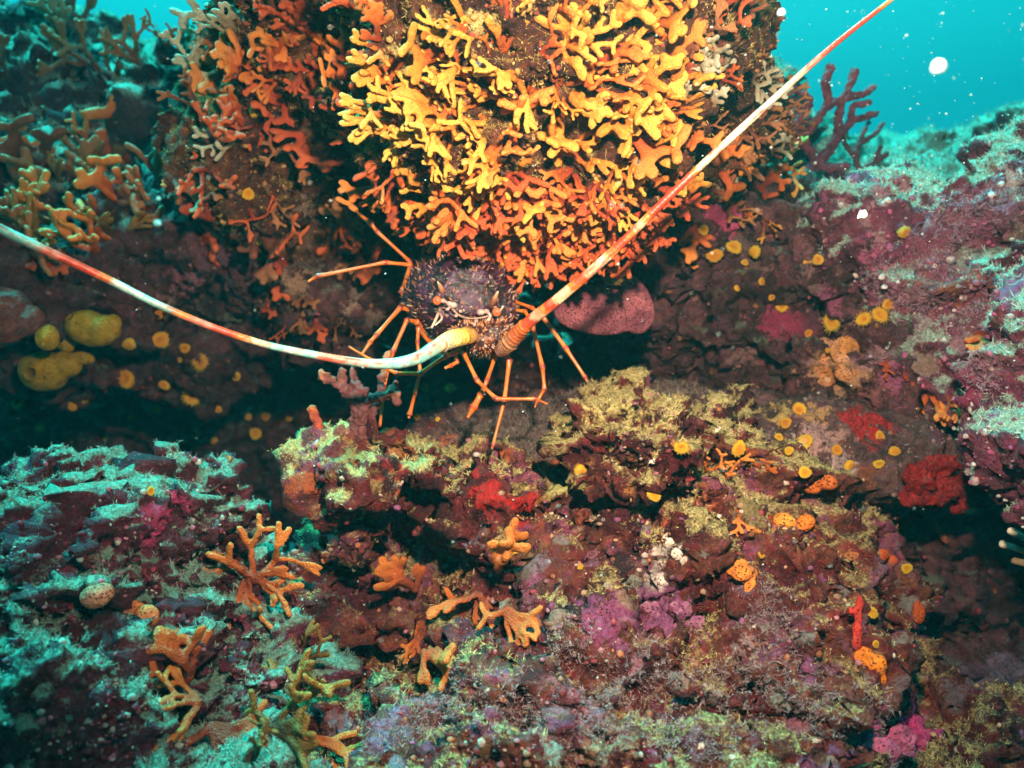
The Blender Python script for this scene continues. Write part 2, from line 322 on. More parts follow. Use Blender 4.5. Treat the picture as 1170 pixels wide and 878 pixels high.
for (x0, x1, y0, y1, k, pal) in [
    (560, 1040, 600, 878, 150, [(.26,.07,.16), (.34,.12,.17), (.22,.20,.19), (.30,.16,.12), (.12,.02,.03), (.05,.006,.01), (.26,.26,.22), (.20,.08,.13)]),
    (340, 620, 600, 878, 60, [(.20,.05,.10), (.07,.008,.014), (.16,.08,.04), (.22,.14,.18), (.10,.09,.04)]),
    (350, 860, 480, 600, 60, [(.40,.09,.03), (.10,.008,.01), (.36,.14,.04), (.30,.03,.03), (.28,.20,.08)]),
    (0, 310, 560, 878, 70, [(.07,.008,.02), (.04,.006,.012), (.18,.04,.07), (.10,.03,.05), (.16,.13,.10)]),
    (900, 1170, 180, 500, 70, [(.34,.08,.17), (.22,.05,.10), (.40,.20,.24), (.26,.16,.13), (.14,.04,.07)]),
    (700, 1000, 240, 420, 40, [(.20,.06,.08), (.14,.08,.07), (.24,.12,.12), (.10,.03,.05)]),
    (150, 460, 230, 420, 40, [(.18,.06,.07), (.12,.05,.04), (.22,.14,.11)]),
    (950, 1170, 500, 800, 30, [(.14,.05,.07), (.16,.10,.11), (.20,.06,.03)])]:
    for _ in range(k):
        CRUSTS.append((_R.uniform(x0, x1), _R.uniform(y0, y1), _R.choice((6, 8, 11, 15, 22)), _R.choice(pal), _R.uniform(.6, .9)))
_cr = []
for px, py, rad, c, s in CRUSTS:
    hh = hit(px, py)
    if hh: _cr.append((np.array(hh[0], np.float32), rad*K*hh[0].y, c, s, hh[2].data.name))
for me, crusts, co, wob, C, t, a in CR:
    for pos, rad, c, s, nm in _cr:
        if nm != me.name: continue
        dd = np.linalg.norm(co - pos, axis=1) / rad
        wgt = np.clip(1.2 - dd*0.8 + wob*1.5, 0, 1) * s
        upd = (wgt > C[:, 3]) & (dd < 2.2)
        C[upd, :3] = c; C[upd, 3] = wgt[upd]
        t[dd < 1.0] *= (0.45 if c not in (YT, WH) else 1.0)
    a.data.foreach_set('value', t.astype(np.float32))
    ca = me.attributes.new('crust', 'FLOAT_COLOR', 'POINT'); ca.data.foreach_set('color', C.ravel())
# ---------------------------------------------------------------- marine life: mesh builders
def catmull(pts, n):
    """resample control rows (any width) by a Catmull-Rom spline"""
    A = np.array(pts, float); A = np.vstack([2*A[0]-A[1], A, 2*A[-1]-A[-2]])
    segs = len(A) - 3; T = np.linspace(0, segs, n); o = []
    for t in T:
        i = min(int(t), segs-1); u = t - i; p0, p1, p2, p3 = A[i:i+4]
        o.append(0.5*((2*p1) + (-p0+p2)*u + (2*p0-5*p1+4*p2-p3)*u*u + (-p0+3*p1-3*p2+p3)*u**3))
    return np.array(o)
def tube(rows, sides=8, flat=1.0, cap=True):
    """rows: x, y, z, r -> V, F(quads), t per vertex"""
    R = np.asarray(rows, float); n = len(R); V = []; ts = []
    up = np.array([0.1, -1, 0.05])
    L = np.concatenate([[0], np.cumsum(np.linalg.norm(np.diff(R[:, :3], axis=0), axis=1))]); L /= max(L[-1], 1e-9)
    for i in range(n):
        tg = R[min(i+1, n-1), :3] - R[max(i-1, 0), :3]; tg /= np.linalg.norm(tg) + 1e-12
        a = np.cross(tg, up); a /= np.linalg.norm(a) + 1e-12; b = np.cross(a, tg); up = b
        for k in range(sides):
            th = 2*math.pi*k/sides
            V.append(R[i, :3] + R[i, 3]*(a*math.cos(th) + b*math.sin(th)*flat)); ts.append(L[i])
    F = [(i*sides+k, i*sides+(k+1) % sides, (i+1)*sides+(k+1) % sides, (i+1)*sides+k) for i in range(n-1) for k in range(sides)]
    if cap:
        for end, i in ((0, 0), (1, n-1)):
            c = len(V); V.append(R[i, :3]); ts.append(L[i])
            for k in range(0, sides):
                q = (i*sides+k, i*sides+(k+1) % sides)
                F.append((c, q[1], q[0], q[0]) if end == 0 else (c, q[0], q[1], q[1]))
    return np.array(V), F, np.array(ts)
def mesh_vf(name, V, F, smooth=True):
    m = bpy.data.meshes.new(name)
    m.from_pydata([tuple(v) for v in V], [], [tuple(dict.fromkeys(f)) for f in F]); m.update()
    m.polygons.foreach_set('use_smooth', [smooth]*len(m.polygons))
    return m
def vcol(m, C, name='tint'):
    a = m.attributes.new(name, 'FLOAT_COLOR', 'POINT'); C = np.asarray(C, np.float32)
    if C.shape[1] == 3: C = np.hstack([C, np.ones((len(C), 1), np.float32)])
    a.data.foreach_set('color', C.ravel())
def vfl(m, v, name): a = m.attributes.new(name, 'FLOAT', 'POINT'); a.data.foreach_set('value', np.asarray(v, np.float32))
def stops(t, st):
    st = sorted(st); xs = [a for a, _ in st]; cs = np.array([c for _, c in st])
    return np.stack([np.interp(t, xs, cs[:, k]) for k in range(3)], 1)
def union(blobs, voxel, smooth=2, sub=3):
    """blobs: (centre, radii, euler) merged into one skin"""
    bm = bmesh.new()
    for c, rr, e in blobs:
        M = Matrix.Translation(c) @ (e if isinstance(e, Matrix) else Matrix.Rotation(e, 4, 'Y')) @ Matrix.Diagonal((*rr, 1))
        bmesh.ops.create_icosphere(bm, subdivisions=sub, radius=1, matrix=M)
    me = bpy.data.meshes.new('u'); bm.to_mesh(me); bm.free()
    return remeshed(me, voxel, smooth)

# materials of living things
def tinted(name, rough=0.55, spec=0.4, bscale=300, bdist=0.001, var=0.35, sss=0.0, rnd=0.0, pores=0.0):
    m, n, b = newmat(name)
    a = N(n, 'ShaderNodeAttribute', attribute_name='tint')
    tc = N(n, 'ShaderNodeTexCoord'); v = tc.outputs['Object']
    nz = noise(n, bscale, 4, 0.65, 0, v); n2 = noise(n, bscale*0.2, 3, 0.6, 0, v)
    f = ramp(n, [(0.3, (1-var,)*3), (0.5, (1, 1, 1)), (0.7, (1+var,)*3)], n2)
    f2 = ramp(n, [(0.3, (1-var*.8,)*3), (0.6, (1+var*.3,)*3)], nz)
    c = mix(n, 1, mix(n, 1, a.outputs['Color'], f, 'MULTIPLY'), f2, 'MULTIPLY')
    if rnd:
        oi = N(n, 'ShaderNodeObjectInfo'); c = mix(n, 1, c, ramp(n, [(0, (1-rnd, 1-rnd*1.5, 1-rnd)), (.5, (1, 1, 1)), (1, (.8, 1-rnd*.3, .8))], oi.outputs['Random']), 'MULTIPLY')
    hgt = mth(n, 'ADD', nz, n2)
    if pores:
        vo = N(n, 'ShaderNodeTexVoronoi'); vo.inputs['Scale'].default_value = 330; n.links.new(v, vo.inputs['Vector'])
        pr = ramp(n, [(0.12, (0, 0, 0)), (0.34, (1, 1, 1))], vo.outputs['Distance']); c = mix(n, 1, c, mix(n, pores, (1, 1, 1), pr), 'MULTIPLY'); hgt = mth(n, 'ADD', hgt, mth(n, 'MULTIPLY', pr, 1.2))
        silt = ramp(n, [(0.55, (0, 0, 0)), (0.68, (1, 1, 1))], noise(n, 70, 5, 0.7, 0.4, v)); c = mix(n, mth(n, 'MULTIPLY', silt, 0.5), c, (0.17, 0.10, 0.07))
    n.links.new(c, b.inputs['Base Color']); b.inputs['Roughness'].default_value = rough; b.inputs['Specular IOR Level'].default_value = spec
    if sss: b.inputs['Subsurface Weight'].default_value = sss; b.inputs['Subsurface Radius'].default_value = (0.004, 0.0015, 0.0006); b.inputs['Subsurface Scale'].default_value = 1
    bump(n, b, hgt, bdist)
    return m
M_SHELL = tinted('lobster_shell', 0.22, 0.7, 500, 0.0012, 0.45)
M_LEG = tinted('lobster_leg_shell', 0.3, 0.55, 500, 0.0004, 0.25)
M_POLYP = tinted('cup_coral_tissue', 0.5, 0.4, 600, 0.0008, 0.3, rnd=.3)
M_SPONGE = tinted('sponge_tissue', 0.7, 0.25, 350, 0.0022, 0.4, pores=.65)
M_FUZZ = tinted('turf_filament', 0.8, 0.15, 400, 0.0003, 0.25)
M_BRANCH = tinted('branching_coral_skin', 0.7, 0.25, 400, 0.0016, 0.4)
M_SNOW = tinted('drifting_flake', 0.8, 0.2, 600, 0.0003, 0.1)

def frond_mat(name, root, mid, tipc):
    m, n, b = newmat(name)
    a = N(n, 'ShaderNodeAttribute', attribute_name='tip').outputs['Fac']
    oi = N(n, 'ShaderNodeObjectInfo'); tc = N(n, 'ShaderNodeTexCoord'); v = tc.outputs['Object']
    nz = noise(n, 9, 4, 0.6, 0, v)
    f = mth(n, 'ADD', a, mth(n, 'MULTIPLY', mth(n, 'SUBTRACT', nz, 0.5), 0.5))
    f = mth(n, 'ADD', f, mth(n, 'MULTIPLY', mth(n, 'SUBTRACT', oi.outputs['Random'], 0.5), 0.45))
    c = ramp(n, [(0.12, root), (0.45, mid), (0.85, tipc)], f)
    nf = noise(n, 55, 3, 0.7, 0, v)
    c = mix(n, 1, c, ramp(n, [(0.32, (0.62, 0.58, 0.55)), (0.55, (1.05, 1.05, 1.05))], nf), 'MULTIPLY')
    # silt and algae caught on some of it
    c = mix(n, mth(n, 'MULTIPLY', ramp(n, [(0.60, (0, 0, 0)), (0.70, (1, 1, 1))], noise(n, 14, 5, 0.7, 0, v)), 0.45), c, (0.24, 0.16, 0.07))
    n.links.new(c, b.inputs['Base Color']); b.inputs['Roughness'].default_value = 0.5; b.inputs['Specular IOR Level'].default_value = 0.35
    b.inputs['Subsurface Weight'].default_value = 0.0
    vo = N(n, 'ShaderNodeTexVoronoi'); vo.inputs['Scale'].default_value = 45; n.links.new(v, vo.inputs['Vector'])
    bump(n, b, mth(n, 'ADD', vo.outputs['Distance'], mth(n, 'MULTIPLY', nz, 1.5)), 0.0012)
    return m
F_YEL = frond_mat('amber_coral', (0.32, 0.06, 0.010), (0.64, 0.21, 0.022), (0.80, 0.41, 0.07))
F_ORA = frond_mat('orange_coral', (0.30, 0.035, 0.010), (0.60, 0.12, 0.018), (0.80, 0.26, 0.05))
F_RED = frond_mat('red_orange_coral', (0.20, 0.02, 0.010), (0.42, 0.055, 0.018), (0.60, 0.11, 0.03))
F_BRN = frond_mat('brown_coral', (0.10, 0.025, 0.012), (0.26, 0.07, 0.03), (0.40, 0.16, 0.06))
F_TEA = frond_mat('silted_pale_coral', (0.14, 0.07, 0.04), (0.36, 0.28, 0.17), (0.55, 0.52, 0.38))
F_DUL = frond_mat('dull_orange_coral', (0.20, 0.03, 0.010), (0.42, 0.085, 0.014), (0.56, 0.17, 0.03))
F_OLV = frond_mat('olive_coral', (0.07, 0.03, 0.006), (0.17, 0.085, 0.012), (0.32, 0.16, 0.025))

def frond_mesh(seed, style):
    R = random.Random(seed); bl = []
    def seg(p, ang, y, L, r, dep):
        steps = max(2, int(L / (r*0.6))); wob = R.uniform(-.5, .5); yb = R.uniform(-.6, .6)
        for i in range(steps+1):
            u = i/steps; a = ang + wob*u
            rr = r*(1 + 0.12*math.sin(u*3)) * (1.0 if dep else 1 + .28*u)
            q = Vector((p[0] + math.sin(a)*L*u, y + yb*L*u, p[1] + math.cos(a)*L*u))
            bl.append((q, (rr, rr*(0.55 if style != 'finger' else .8), rr), 0.0))
        e = (p[0] + math.sin(ang+wob)*L, p[1] + math.cos(ang+wob)*L)
        if dep:
            n = 3 if R.random() < (.25 if style == 'lobed' else .12) else 2
            sp = {'lobed': .75, 'finger': .38, 'antler': .62, 'bush': .5}[style]
            for k in range(n):
                a2 = ang + wob + (k-(n-1)/2)*sp*(2 if n == 2 else 1.3)*R.uniform(.65, 1.15)
                dd = dep-1 if R.random() > .22 else max(dep-2, 0)
                seg(e, a2, y + yb*L, L*R.uniform(.62, .95), r*R.uniform(.82, .98), dd)
    if style == 'lobed': seg((0, 0), R.uniform(-.3, .3), 0, .32, .084, 2); seg((0.02, 0), R.uniform(.5, .9), .10, .26, .078, 1); seg((-.02, 0), R.uniform(-.9, -.5), -.10, .26, .078, 1)
    elif style == 'bush':
        for k in range(5):
            a = (k-2)*.42 + R.uniform(-.2, .2); yy = R.uniform(-.22, .22)
            seg((math.sin(a)*.06, 0), a, yy*.4, R.uniform(.30, .42), .058, 2 if k % 2 else 1)
    elif style == 'antler': seg((0, 0), R.uniform(-.2, .2), 0, .27, .046, 3)
    else:
        seg((0, 0), R.uniform(-.15, .15), 0, .38, .056, 2); seg((.05, 0), R.uniform(.1, .4), .08, .34, .053, 2); seg((-.05, 0), R.uniform(-.4, -.1), -.07, .34, .052, 2)
    me = union(bl, 0.026, 2, 1)
    co = get_co(me); co += get_no(me) * (fbm(co*11 + seed, 2)*0.02)[:, None]
    s = 1.0/np.max(np.linalg.norm(co, axis=1)); set_co(me, co*s)
    vfl(me, np.clip(np.linalg.norm(co*s, axis=1), 0, 1), 'tip')
    me.name = style + '_frond'
    return me
FR = {st_: [frond_mesh(k*7+i0, st_) for k in range(8)] for i0, st_ in enumerate(('lobed', 'antler', 'finger', 'bush'))}
FR_MAT = {}
def frond_data(style, k, mat):
    key = (style, k % 8, mat.name)
    if key not in FR_MAT:
        m = FR[style][k % 8].copy(); m.materials.append(mat); FR_MAT[key] = m
    return FR_MAT[key]
THINGS = []   # (object, px, py, cluster key) for the labels
def frond(px, py, size, ang, style='lobed', mat=None, label=None, cluster=None, tilt=None, name='coral_frond', dz=0.0):
    """size in photo pixels, ang: screen angle of growth in degrees (90 = up)"""
    h = hit(px, py)
    if not h: return None
    loc, no, _ = h; R = random
    a = math.radians(ang); g = Vector((math.cos(a), 0, math.sin(a)))
    if tilt is None: tilt = R.uniform(.3, 1.3)
    g = (g + Vector((0, -tilt, 0)) + no*0.25).normalized()
    yv = Vector((R.uniform(-.7, .7), -1, R.uniform(-.5, .5))); yv = (yv - g*yv.dot(g)).normalized()
    xv = yv.cross(g)
    M = Matrix((xv, yv, g)).transposed().to_4x4(); s = size*K*loc.y
    M = Matrix.Translation(loc - no*0.003 + dz*Vector((0, -1, 0))) @ M @ Matrix.Diagonal((s*R.choice((-1, 1))*R.uniform(.8, 1.15), s*R.uniform(.85, 1.3), s, 1))
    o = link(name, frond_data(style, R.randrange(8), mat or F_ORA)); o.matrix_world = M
    tag(o, label, 'coral', None); THINGS.append((o, px, py, cluster))
    return o

def inside(px, py, poly):
    c = False; j = len(poly)-1
    for i in range(len(poly)):
        xi, yi = poly[i]; xj, yj = poly[j]
        if (yi > py) != (yj > py) and px < (xj-xi)*(py-yi)/(yj-yi)+xi: c = not c
        j = i
    return c
def fill(poly, n, mind, size, angf, styles, mats, cluster, tl=None):
    xs = [p[0] for p in poly]; ys = [p[1] for p in poly]; got = []; tries = 0
    while len(got) < n and tries < n*40:
        tries += 1; x = random.uniform(min(xs), max(xs)); y = random.uniform(min(ys), max(ys))
        if not inside(x, y, poly) or any((x-a)**2+(y-b)**2 < mind**2 for a, b in got): continue
        if frond(x, y, random.uniform(*size), angf(x, y) + random.uniform(-32, 32), random.choice(styles), random.choice(mats), None, cluster, tilt=(random.uniform(*tl) if tl else None)): got.append((x, y))
# bright cluster on the overhang, above the lobster
def out_from(cx, cy, down=0.0): return lambda x, y: math.degrees(math.atan2(-(y-cy) - down*60, x-cx))
fill([(470,50),(560,0),(750,0),(790,60),(770,150),(705,225),(640,250),(560,250),(500,225),(455,170),(440,90)], 72, 18, (50, 80), out_from(610, 90, .3), ['bush','lobed','bush','finger'], [F_YEL, F_YEL, F_ORA], 'bright')  # mostly amber: the strobe's overexposed yellow is put into the coral colour
fill([(500,215),(560,200),(680,200),(715,230),(680,262),(600,272),(540,262)], 32, 13, (50, 78), lambda x, y: -92 + (x-600)*0.12, ['finger','finger','bush'], [F_ORA, F_RED, F_RED], 'fringe', (.1, .6))  # redder mix puts the strobe's falloff towards the bottom into the colour
fill([(470,220),(500,235),(560,262),(640,268),(700,250),(745,200),(770,215),(730,265),(660,284),(570,280),(500,258)], 26, 13, (42, 64), lambda x, y: -90 + (x-600)*0.2, ['bush','finger'], [F_RED], 'fringe', (-.1, .4))  # all red here, the dimmer strobe light again painted by colour
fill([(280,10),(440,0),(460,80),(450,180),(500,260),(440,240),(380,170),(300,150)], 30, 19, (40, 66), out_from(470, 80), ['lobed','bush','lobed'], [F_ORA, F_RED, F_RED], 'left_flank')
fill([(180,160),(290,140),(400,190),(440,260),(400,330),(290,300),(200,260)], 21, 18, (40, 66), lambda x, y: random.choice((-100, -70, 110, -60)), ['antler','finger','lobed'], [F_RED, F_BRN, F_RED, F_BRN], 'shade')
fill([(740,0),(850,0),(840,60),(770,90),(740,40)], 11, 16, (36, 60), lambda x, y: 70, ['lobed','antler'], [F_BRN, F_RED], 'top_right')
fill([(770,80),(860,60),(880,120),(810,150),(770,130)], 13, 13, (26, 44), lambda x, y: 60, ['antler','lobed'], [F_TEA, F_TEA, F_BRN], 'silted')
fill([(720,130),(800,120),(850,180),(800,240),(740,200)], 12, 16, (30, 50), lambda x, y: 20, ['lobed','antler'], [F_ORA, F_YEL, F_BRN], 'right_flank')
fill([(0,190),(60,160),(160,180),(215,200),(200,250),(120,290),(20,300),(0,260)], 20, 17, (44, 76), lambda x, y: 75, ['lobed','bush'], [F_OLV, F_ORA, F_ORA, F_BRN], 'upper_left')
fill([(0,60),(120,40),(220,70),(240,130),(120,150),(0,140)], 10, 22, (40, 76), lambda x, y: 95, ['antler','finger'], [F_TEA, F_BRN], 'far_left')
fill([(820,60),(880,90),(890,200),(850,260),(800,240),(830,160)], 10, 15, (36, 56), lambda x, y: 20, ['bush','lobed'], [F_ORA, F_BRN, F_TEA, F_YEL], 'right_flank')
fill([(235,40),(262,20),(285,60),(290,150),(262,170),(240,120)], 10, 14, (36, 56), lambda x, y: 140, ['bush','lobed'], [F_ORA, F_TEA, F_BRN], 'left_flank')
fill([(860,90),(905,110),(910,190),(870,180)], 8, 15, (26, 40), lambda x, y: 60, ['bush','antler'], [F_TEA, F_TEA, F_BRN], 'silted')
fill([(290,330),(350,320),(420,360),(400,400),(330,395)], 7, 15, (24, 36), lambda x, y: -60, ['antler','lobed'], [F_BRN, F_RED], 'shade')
for a in [ # picked out one by one: px, py, size, angle, style, material, label
 (312,80,56,80,'lobed',F_ORA,'large flat orange coral frond at the upper left of the overhang, before blue water'),
 (358,60,46,60,'lobed',F_ORA,'broad orange coral frond with rounded lobes left of the bright yellow cluster'),
 (395,70,50,100,'lobed',F_ORA,'wide orange coral frond with three blunt lobes on the left flank of the overhang'),
 (372,118,42,-80,'lobed',F_RED,'orange coral frond hanging below the broad fronds on the left flank'),
 (500,192,52,140,'lobed',F_YEL,'bright yellow antler-shaped coral frond sticking out left of the hanging cluster'),
 (640,95,64,60,'lobed',F_YEL,'palest and largest yellow coral frond in the brightest spot of the overhang'),
 (655,55,58,70,'lobed',F_YEL,'pale yellow coral frond at the glaring top of the overhang'),
 (700,80,56,50,'antler',F_YEL,'yellow coral frond with two upright fingers on the upper right of the cluster'),
 (648,215,60,70,'lobed',F_YEL,'yellow coral frond spreading like an open hand in the middle of the cluster'),
 (560,60,52,100,'antler',F_YEL,'slim upright yellow coral frond left of the palest frond'),
 (790,262,46,-70,'lobed',F_ORA,'orange coral frond right of the rising antenna, beside the pink crust'),
 (782,285,34,-100,'finger',F_ORA,'small orange coral frond hanging under the one beside the pink crust'),
 (872,252,30,-60,'finger',F_YEL,'short orange coral finger on the wall below the turquoise ridge'),
 (850,240,24,-85,'finger',F_ORA,'tiny orange coral finger near the top of the right wall'),
 (845,12,44,10,'lobed',F_BRN,'reddish coral frond reaching out over the blue water at the top'),
 (1120,380,56,-95,'lobed',F_ORA,'orange coral frond on the right edge rock with a long hanging stem'),
 (1062,450,50,-90,'lobed',F_ORA,'salmon orange coral frond hanging with four short teeth on the right'),
 (1085,450,38,-92,'finger',F_ORA,'narrow salmon coral finger hanging beside the toothed frond'),
 (1030,425,28,-60,'lobed',F_RED,'small red coral frond below the fuzzy purple knob'),
 (1012,412,24,-90,'lobed',F_RED,'small red coral frond left of the hanging salmon one'),
 (808,540,38,88,'finger',F_ORA,'upright orange coral finger on the sunlit ledge below the yellow cup coral'),
 (828,545,40,80,'finger',F_ORA,'pair of orange coral fingers right of the upright one on the ledge'),
 (842,585,40,-50,'finger',F_ORA,'orange coral finger slanting down to the right on the ledge'),
 (878,590,40,-65,'finger',F_ORA,'long thin orange coral finger at the right end of the ledge'),
 (868,540,24,70,'lobed',F_ORA,'small orange coral knob right of the finger pair'),
 (300,655,58,60,'bush',F_ORA,'orange coral with many fingers standing in the gap beside the left rock'),
 (296,650,52,-70,'bush',F_ORA,'hanging half of the many-fingered orange coral beside the left rock'),
 (302,650,46,160,'antler',F_ORA,'orange coral finger pointing left over the left rock'),
 (478,668,40,110,'lobed',F_ORA,'orange coral frond like a three-pronged star on the dark face of the ledge'),
 (484,700,40,-85,'finger',F_ORA,'thin orange coral stem below the three-pronged star'),
 (484,712,36,-90,'finger',F_ORA,'thin orange coral strand hanging on the dark rock face'),
 (492,735,44,-60,'lobed',F_ORA,'orange coral frond at the foot of the stem on the dark rock face'),
 (570,640,56,65,'lobed',F_ORA,'amber coral frond with two rounded lobes pointing up from the ledge'),
 (578,685,48,-80,'bush',F_ORA,'orange coral frond hanging below the two-lobed amber one'),
 (548,670,52,-110,'bush',F_ORA,'dull orange coral frond with thin crossing branches on the ledge face'),
 (225,770,56,110,'bush',F_ORA,'orange coral frond with two upright lobes at the bottom left'),
 (240,792,58,170,'bush',F_ORA,'orange coral frond spreading left at the bottom left'),
 (255,812,62,-70,'bush',F_ORA,'broad orange coral frond hanging down at the bottom left'),
 (350,750,44,80,'bush',F_OLV,'olive yellow coral frond in the gap between left rock and ledge'),
 (345,790,60,100,'bush',F_OLV,'olive green coral frond with streaked fingers at the bottom'),
 (325,820,60,60,'bush',F_OLV,'dark olive coral frond left of the orange one at the bottom'),
 (358,830,54,-70,'bush',F_ORA,'dull orange coral frond at the bottom of the gap'),
 (300,850,44,90,'finger',F_OLV,'small olive coral frond at the bottom edge'),
 (40,300,40,-30,'lobed',F_RED,'brick red coral frond under the left antenna at the picture edge'),
 (210,46,28,80,'lobed',F_TEA,'pale silted coral frond on the skyline of the left reef')]:
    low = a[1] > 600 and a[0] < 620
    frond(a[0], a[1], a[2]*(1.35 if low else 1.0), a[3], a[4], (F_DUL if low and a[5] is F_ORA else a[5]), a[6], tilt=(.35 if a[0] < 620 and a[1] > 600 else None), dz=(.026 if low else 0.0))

# ---------------------------------------------------------------- cup corals
def polyp_protos():
    res = []
    for vi in range(9):
        var = vi % 3; R = random.Random(vi*5+1); V = []; F = []; C = []
        def addp(v, f, c):
            b = len(V); V.extend(v); F.extend([tuple(i+b for i in q) for q in f]); C.extend(c)
        prof = [(0.55, -.5), (0.62, -.1), (0.95, .25), (1.0, .55), (0.82, .78), (0.45, .80), (0.22, .62), (0.05, .50)] if var < 2 else [(0.6, -.5), (0.8, 0), (1.0, .35), (1.0, .6), (.8, .85), (.45, 1.0), (.2, .98), (.03, .93)]
        S = 20; v = []; f = []; c = []
        for i, (r, z) in enumerate(prof):
            for k in range(S):
                th = 2*math.pi*k/S; rr = r*(1 + (.06 if k % 2 else -.05)*(i > 1)) * (1 + R.uniform(-.03, .03))
                v.append((rr*math.cos(th), rr*math.sin(th), z)); c.append((.62, .26, .02) if i < 2 else ((.85, .48, .03) if i < 5 else (.70, .28, .01)))
        for i in range(len(prof)-1):
            for k in range(S): f.append((i*S+k, i*S+(k+1) % S, (i+1)*S+(k+1) % S, (i+1)*S+k))
        addp(v, f, c); calyx = (list(V), list(F), list(C)); V, F, C = [], [], []
        nt_ = 34 if var == 0 else 22
        ln = (.55, .22, .16)[var]
        for k in range(nt_):
            th = 2*math.pi*k/nt_ + R.uniform(-.1, .1); e = R.uniform(.1, 1.1) if var == 0 else R.uniform(.2, .8); r0 = .88 - .25*(k % 2)
            d = Vector((math.cos(th)*math.cos(e), math.sin(th)*math.cos(e), math.sin(e)))
            p = Vector((math.cos(th)*r0, math.sin(th)*r0, .68 if var < 2 else .8))
            tv, tf, tt = tube([(*(p + d*ln*u), .075*(1-u*.65)) for u in (0, .5, 1)], 5)
            addp([tuple(x) for x in tv], tf, [tuple(x) for x in stops(tt, [(0, (.80, .42, .02)), (1, (.92, .66, .12))])])
        sq = (R.uniform(.8, 1.2), R.uniform(.8, 1.2)); sh = R.uniform(-.25, .25)
        wv = lambda L_: [tuple(np.array((p[0]*sq[0] + sh*p[2], p[1]*sq[1], p[2])) + .07*np.array([math.sin(p[1]*3+vi), math.sin(p[0]*3.4+vi*2), math.sin(p[0]*2+p[1]*2.6+vi)])) for p in L_]
        calyx = (wv(calyx[0]), calyx[1], calyx[2]); V = wv(V)
        m1 = mesh_vf('calyx', *calyx[:2]); vcol(m1, calyx[2]); m1.materials.append(M_POLYP)
        m2 = mesh_vf('tentacles', V, F); vcol(m2, C); m2.materials.append(M_POLYP)
        # one joined mesh for the small ones
        b = len(calyx[0]); m3 = mesh_vf('cup_coral', calyx[0]+V, calyx[1]+[tuple(i+b for i in q) for q in F]); vcol(m3, calyx[2]+C); m3.materials.append(M_POLYP)
        res.append((m1, m2, m3))
    return res
POLY = polyp_protos()
def cup(px, py, r, var=1, label=None, cluster=None, dz=0):
    h = hit(px, py)
    if not h: return
    var += 3*random.randrange(3)
    loc, no, _ = h; n = (no*0.6 + Vector((random.uniform(-.3, .3), -1.0, random.uniform(-.2, .35)))).normalized(); s = r*K*loc.y
    q = n.to_track_quat('Z', 'Y') @ Quaternion((0, 0, 1), random.uniform(0, 6.28))
    pos = loc + n*s*0.3
    sv = Vector((s*random.uniform(.9, 1.1), s*random.uniform(.9, 1.1), s*random.uniform(.8, 1.15)))
    if r >= 9:
        o = bpy.data.objects.new('cup_coral', None); COL.objects.link(o); o.empty_display_size = 0.01
        c = link('calyx', POLY[var][0], parent=o); t = link('tentacles', POLY[var][1], parent=o); t['kind'] = 'stuff'
    else: o = link('cup_coral', POLY[var][2])
    o.rotation_mode = 'QUATERNION'; o.rotation_quaternion = q; o.location = pos; o.scale = sv
    tag(o, label, 'cup coral'); THINGS.append((o, px, py, cluster))
for px, py, r, v in [(150,391,9,2),(182,388,9,1),(183,360,6,2),(213,397,6,1),(232,412,9,0),(272,428,6,1),(148,436,10,1),(207,412,4,2),(190,440,6,1),(84,463,5,1),(52,465,5,1),(22,462,6,1),(20,490,4,2),(48,490,5,1),(225,455,11,0),(250,467,4,1),(285,475,5,2),(305,475,5,1),(332,478,4,1),(293,497,7,1),(245,505,4,1),(226,496,5,1),(97,458,5,1),(180,470,4,1),(150,478,4,2),(122,500,4,1),(262,525,4,1),(172,562,5,1)]:
    cup(px, py, r, v, None, 'cup_left')
for px, py, r, v in [(283,223,7,1),(297,273,6,1),(290,268,3,1),(290,131,8,2),(436,232,6,1),(460,217,4,1),(430,285,4,1),(432,205,5,1),(402,228,4,1)]:
    cup(px, py, r, v, None, 'cup_shade')
for px, py, r, v in [(516,446,6,1),(484,443,5,1),(500,462,4,1),(476,478,4,1),(455,480,4,1),(500,480,3,1)]:
    cup(px, py, r, v, None, 'cup_under')
for px, py, r, v in [(865,288,8,2),(838,285,9,1),(816,291,8,2),(868,322,4,1),(880,340,4,1),(893,351,7,1),(924,382,5,1),(922,300,6,1),(936,297,6,1),(803,265,6,1),(840,330,4,1),(850,300,4,1)]:
    cup(px, py, r, v, None, 'cup_wall')
cup(1030,265,9,2,'pale yellow round cup coral sitting on top of the pink right slope')
cup(950,367,11,0,'spiky yellow cup coral with open tentacles under the right slope')
cup(988,366,9,0,'spiky yellow cup coral, left one of the clump below the turquoise knob')
cup(1003,360,9,0,'spiky yellow cup coral, upper right one of the clump below the turquoise knob')
cup(1013,348,7,1,'yellow cup coral touching the white speck below the turquoise knob')
for px, py, r, v in [(915,470,9,1),(898,483,7,1),(918,508,9,1),(902,516,6,2),(955,516,7,1),(967,531,7,2),(1003,499,6,1),(1020,517,7,2),(1003,530,6,1),(919,540,7,1),(944,399,4,1),(1095,493,6,1),(1036,650,6,1),(994,700,6,2),(1000,735,4,1),(868,636,5,1),(890,500,5,1)]:
    cup(px, py, r, v, None, 'cup_right')
cup(844,511,8,2,'round orange yellow cup coral at the top of the lit ledge'); cup(778,512,9,0,'star-shaped lemon yellow cup coral on the maroon face of the lit ledge')
cup(661,535,9,2,'bright yellow knob-shaped cup coral in the saddle of the ledge'); cup(661,649,5,2,'single lemon yellow cup coral on the dark lower ledge face')
cup(745,567,7,2,'dull yellow cup coral below the lemon star'); cup(587,632,7,2,'olive yellow cup coral beside the two-lobed amber frond'); cup(493,565,7,2,'brownish yellow cup coral in the turf of the ledge')

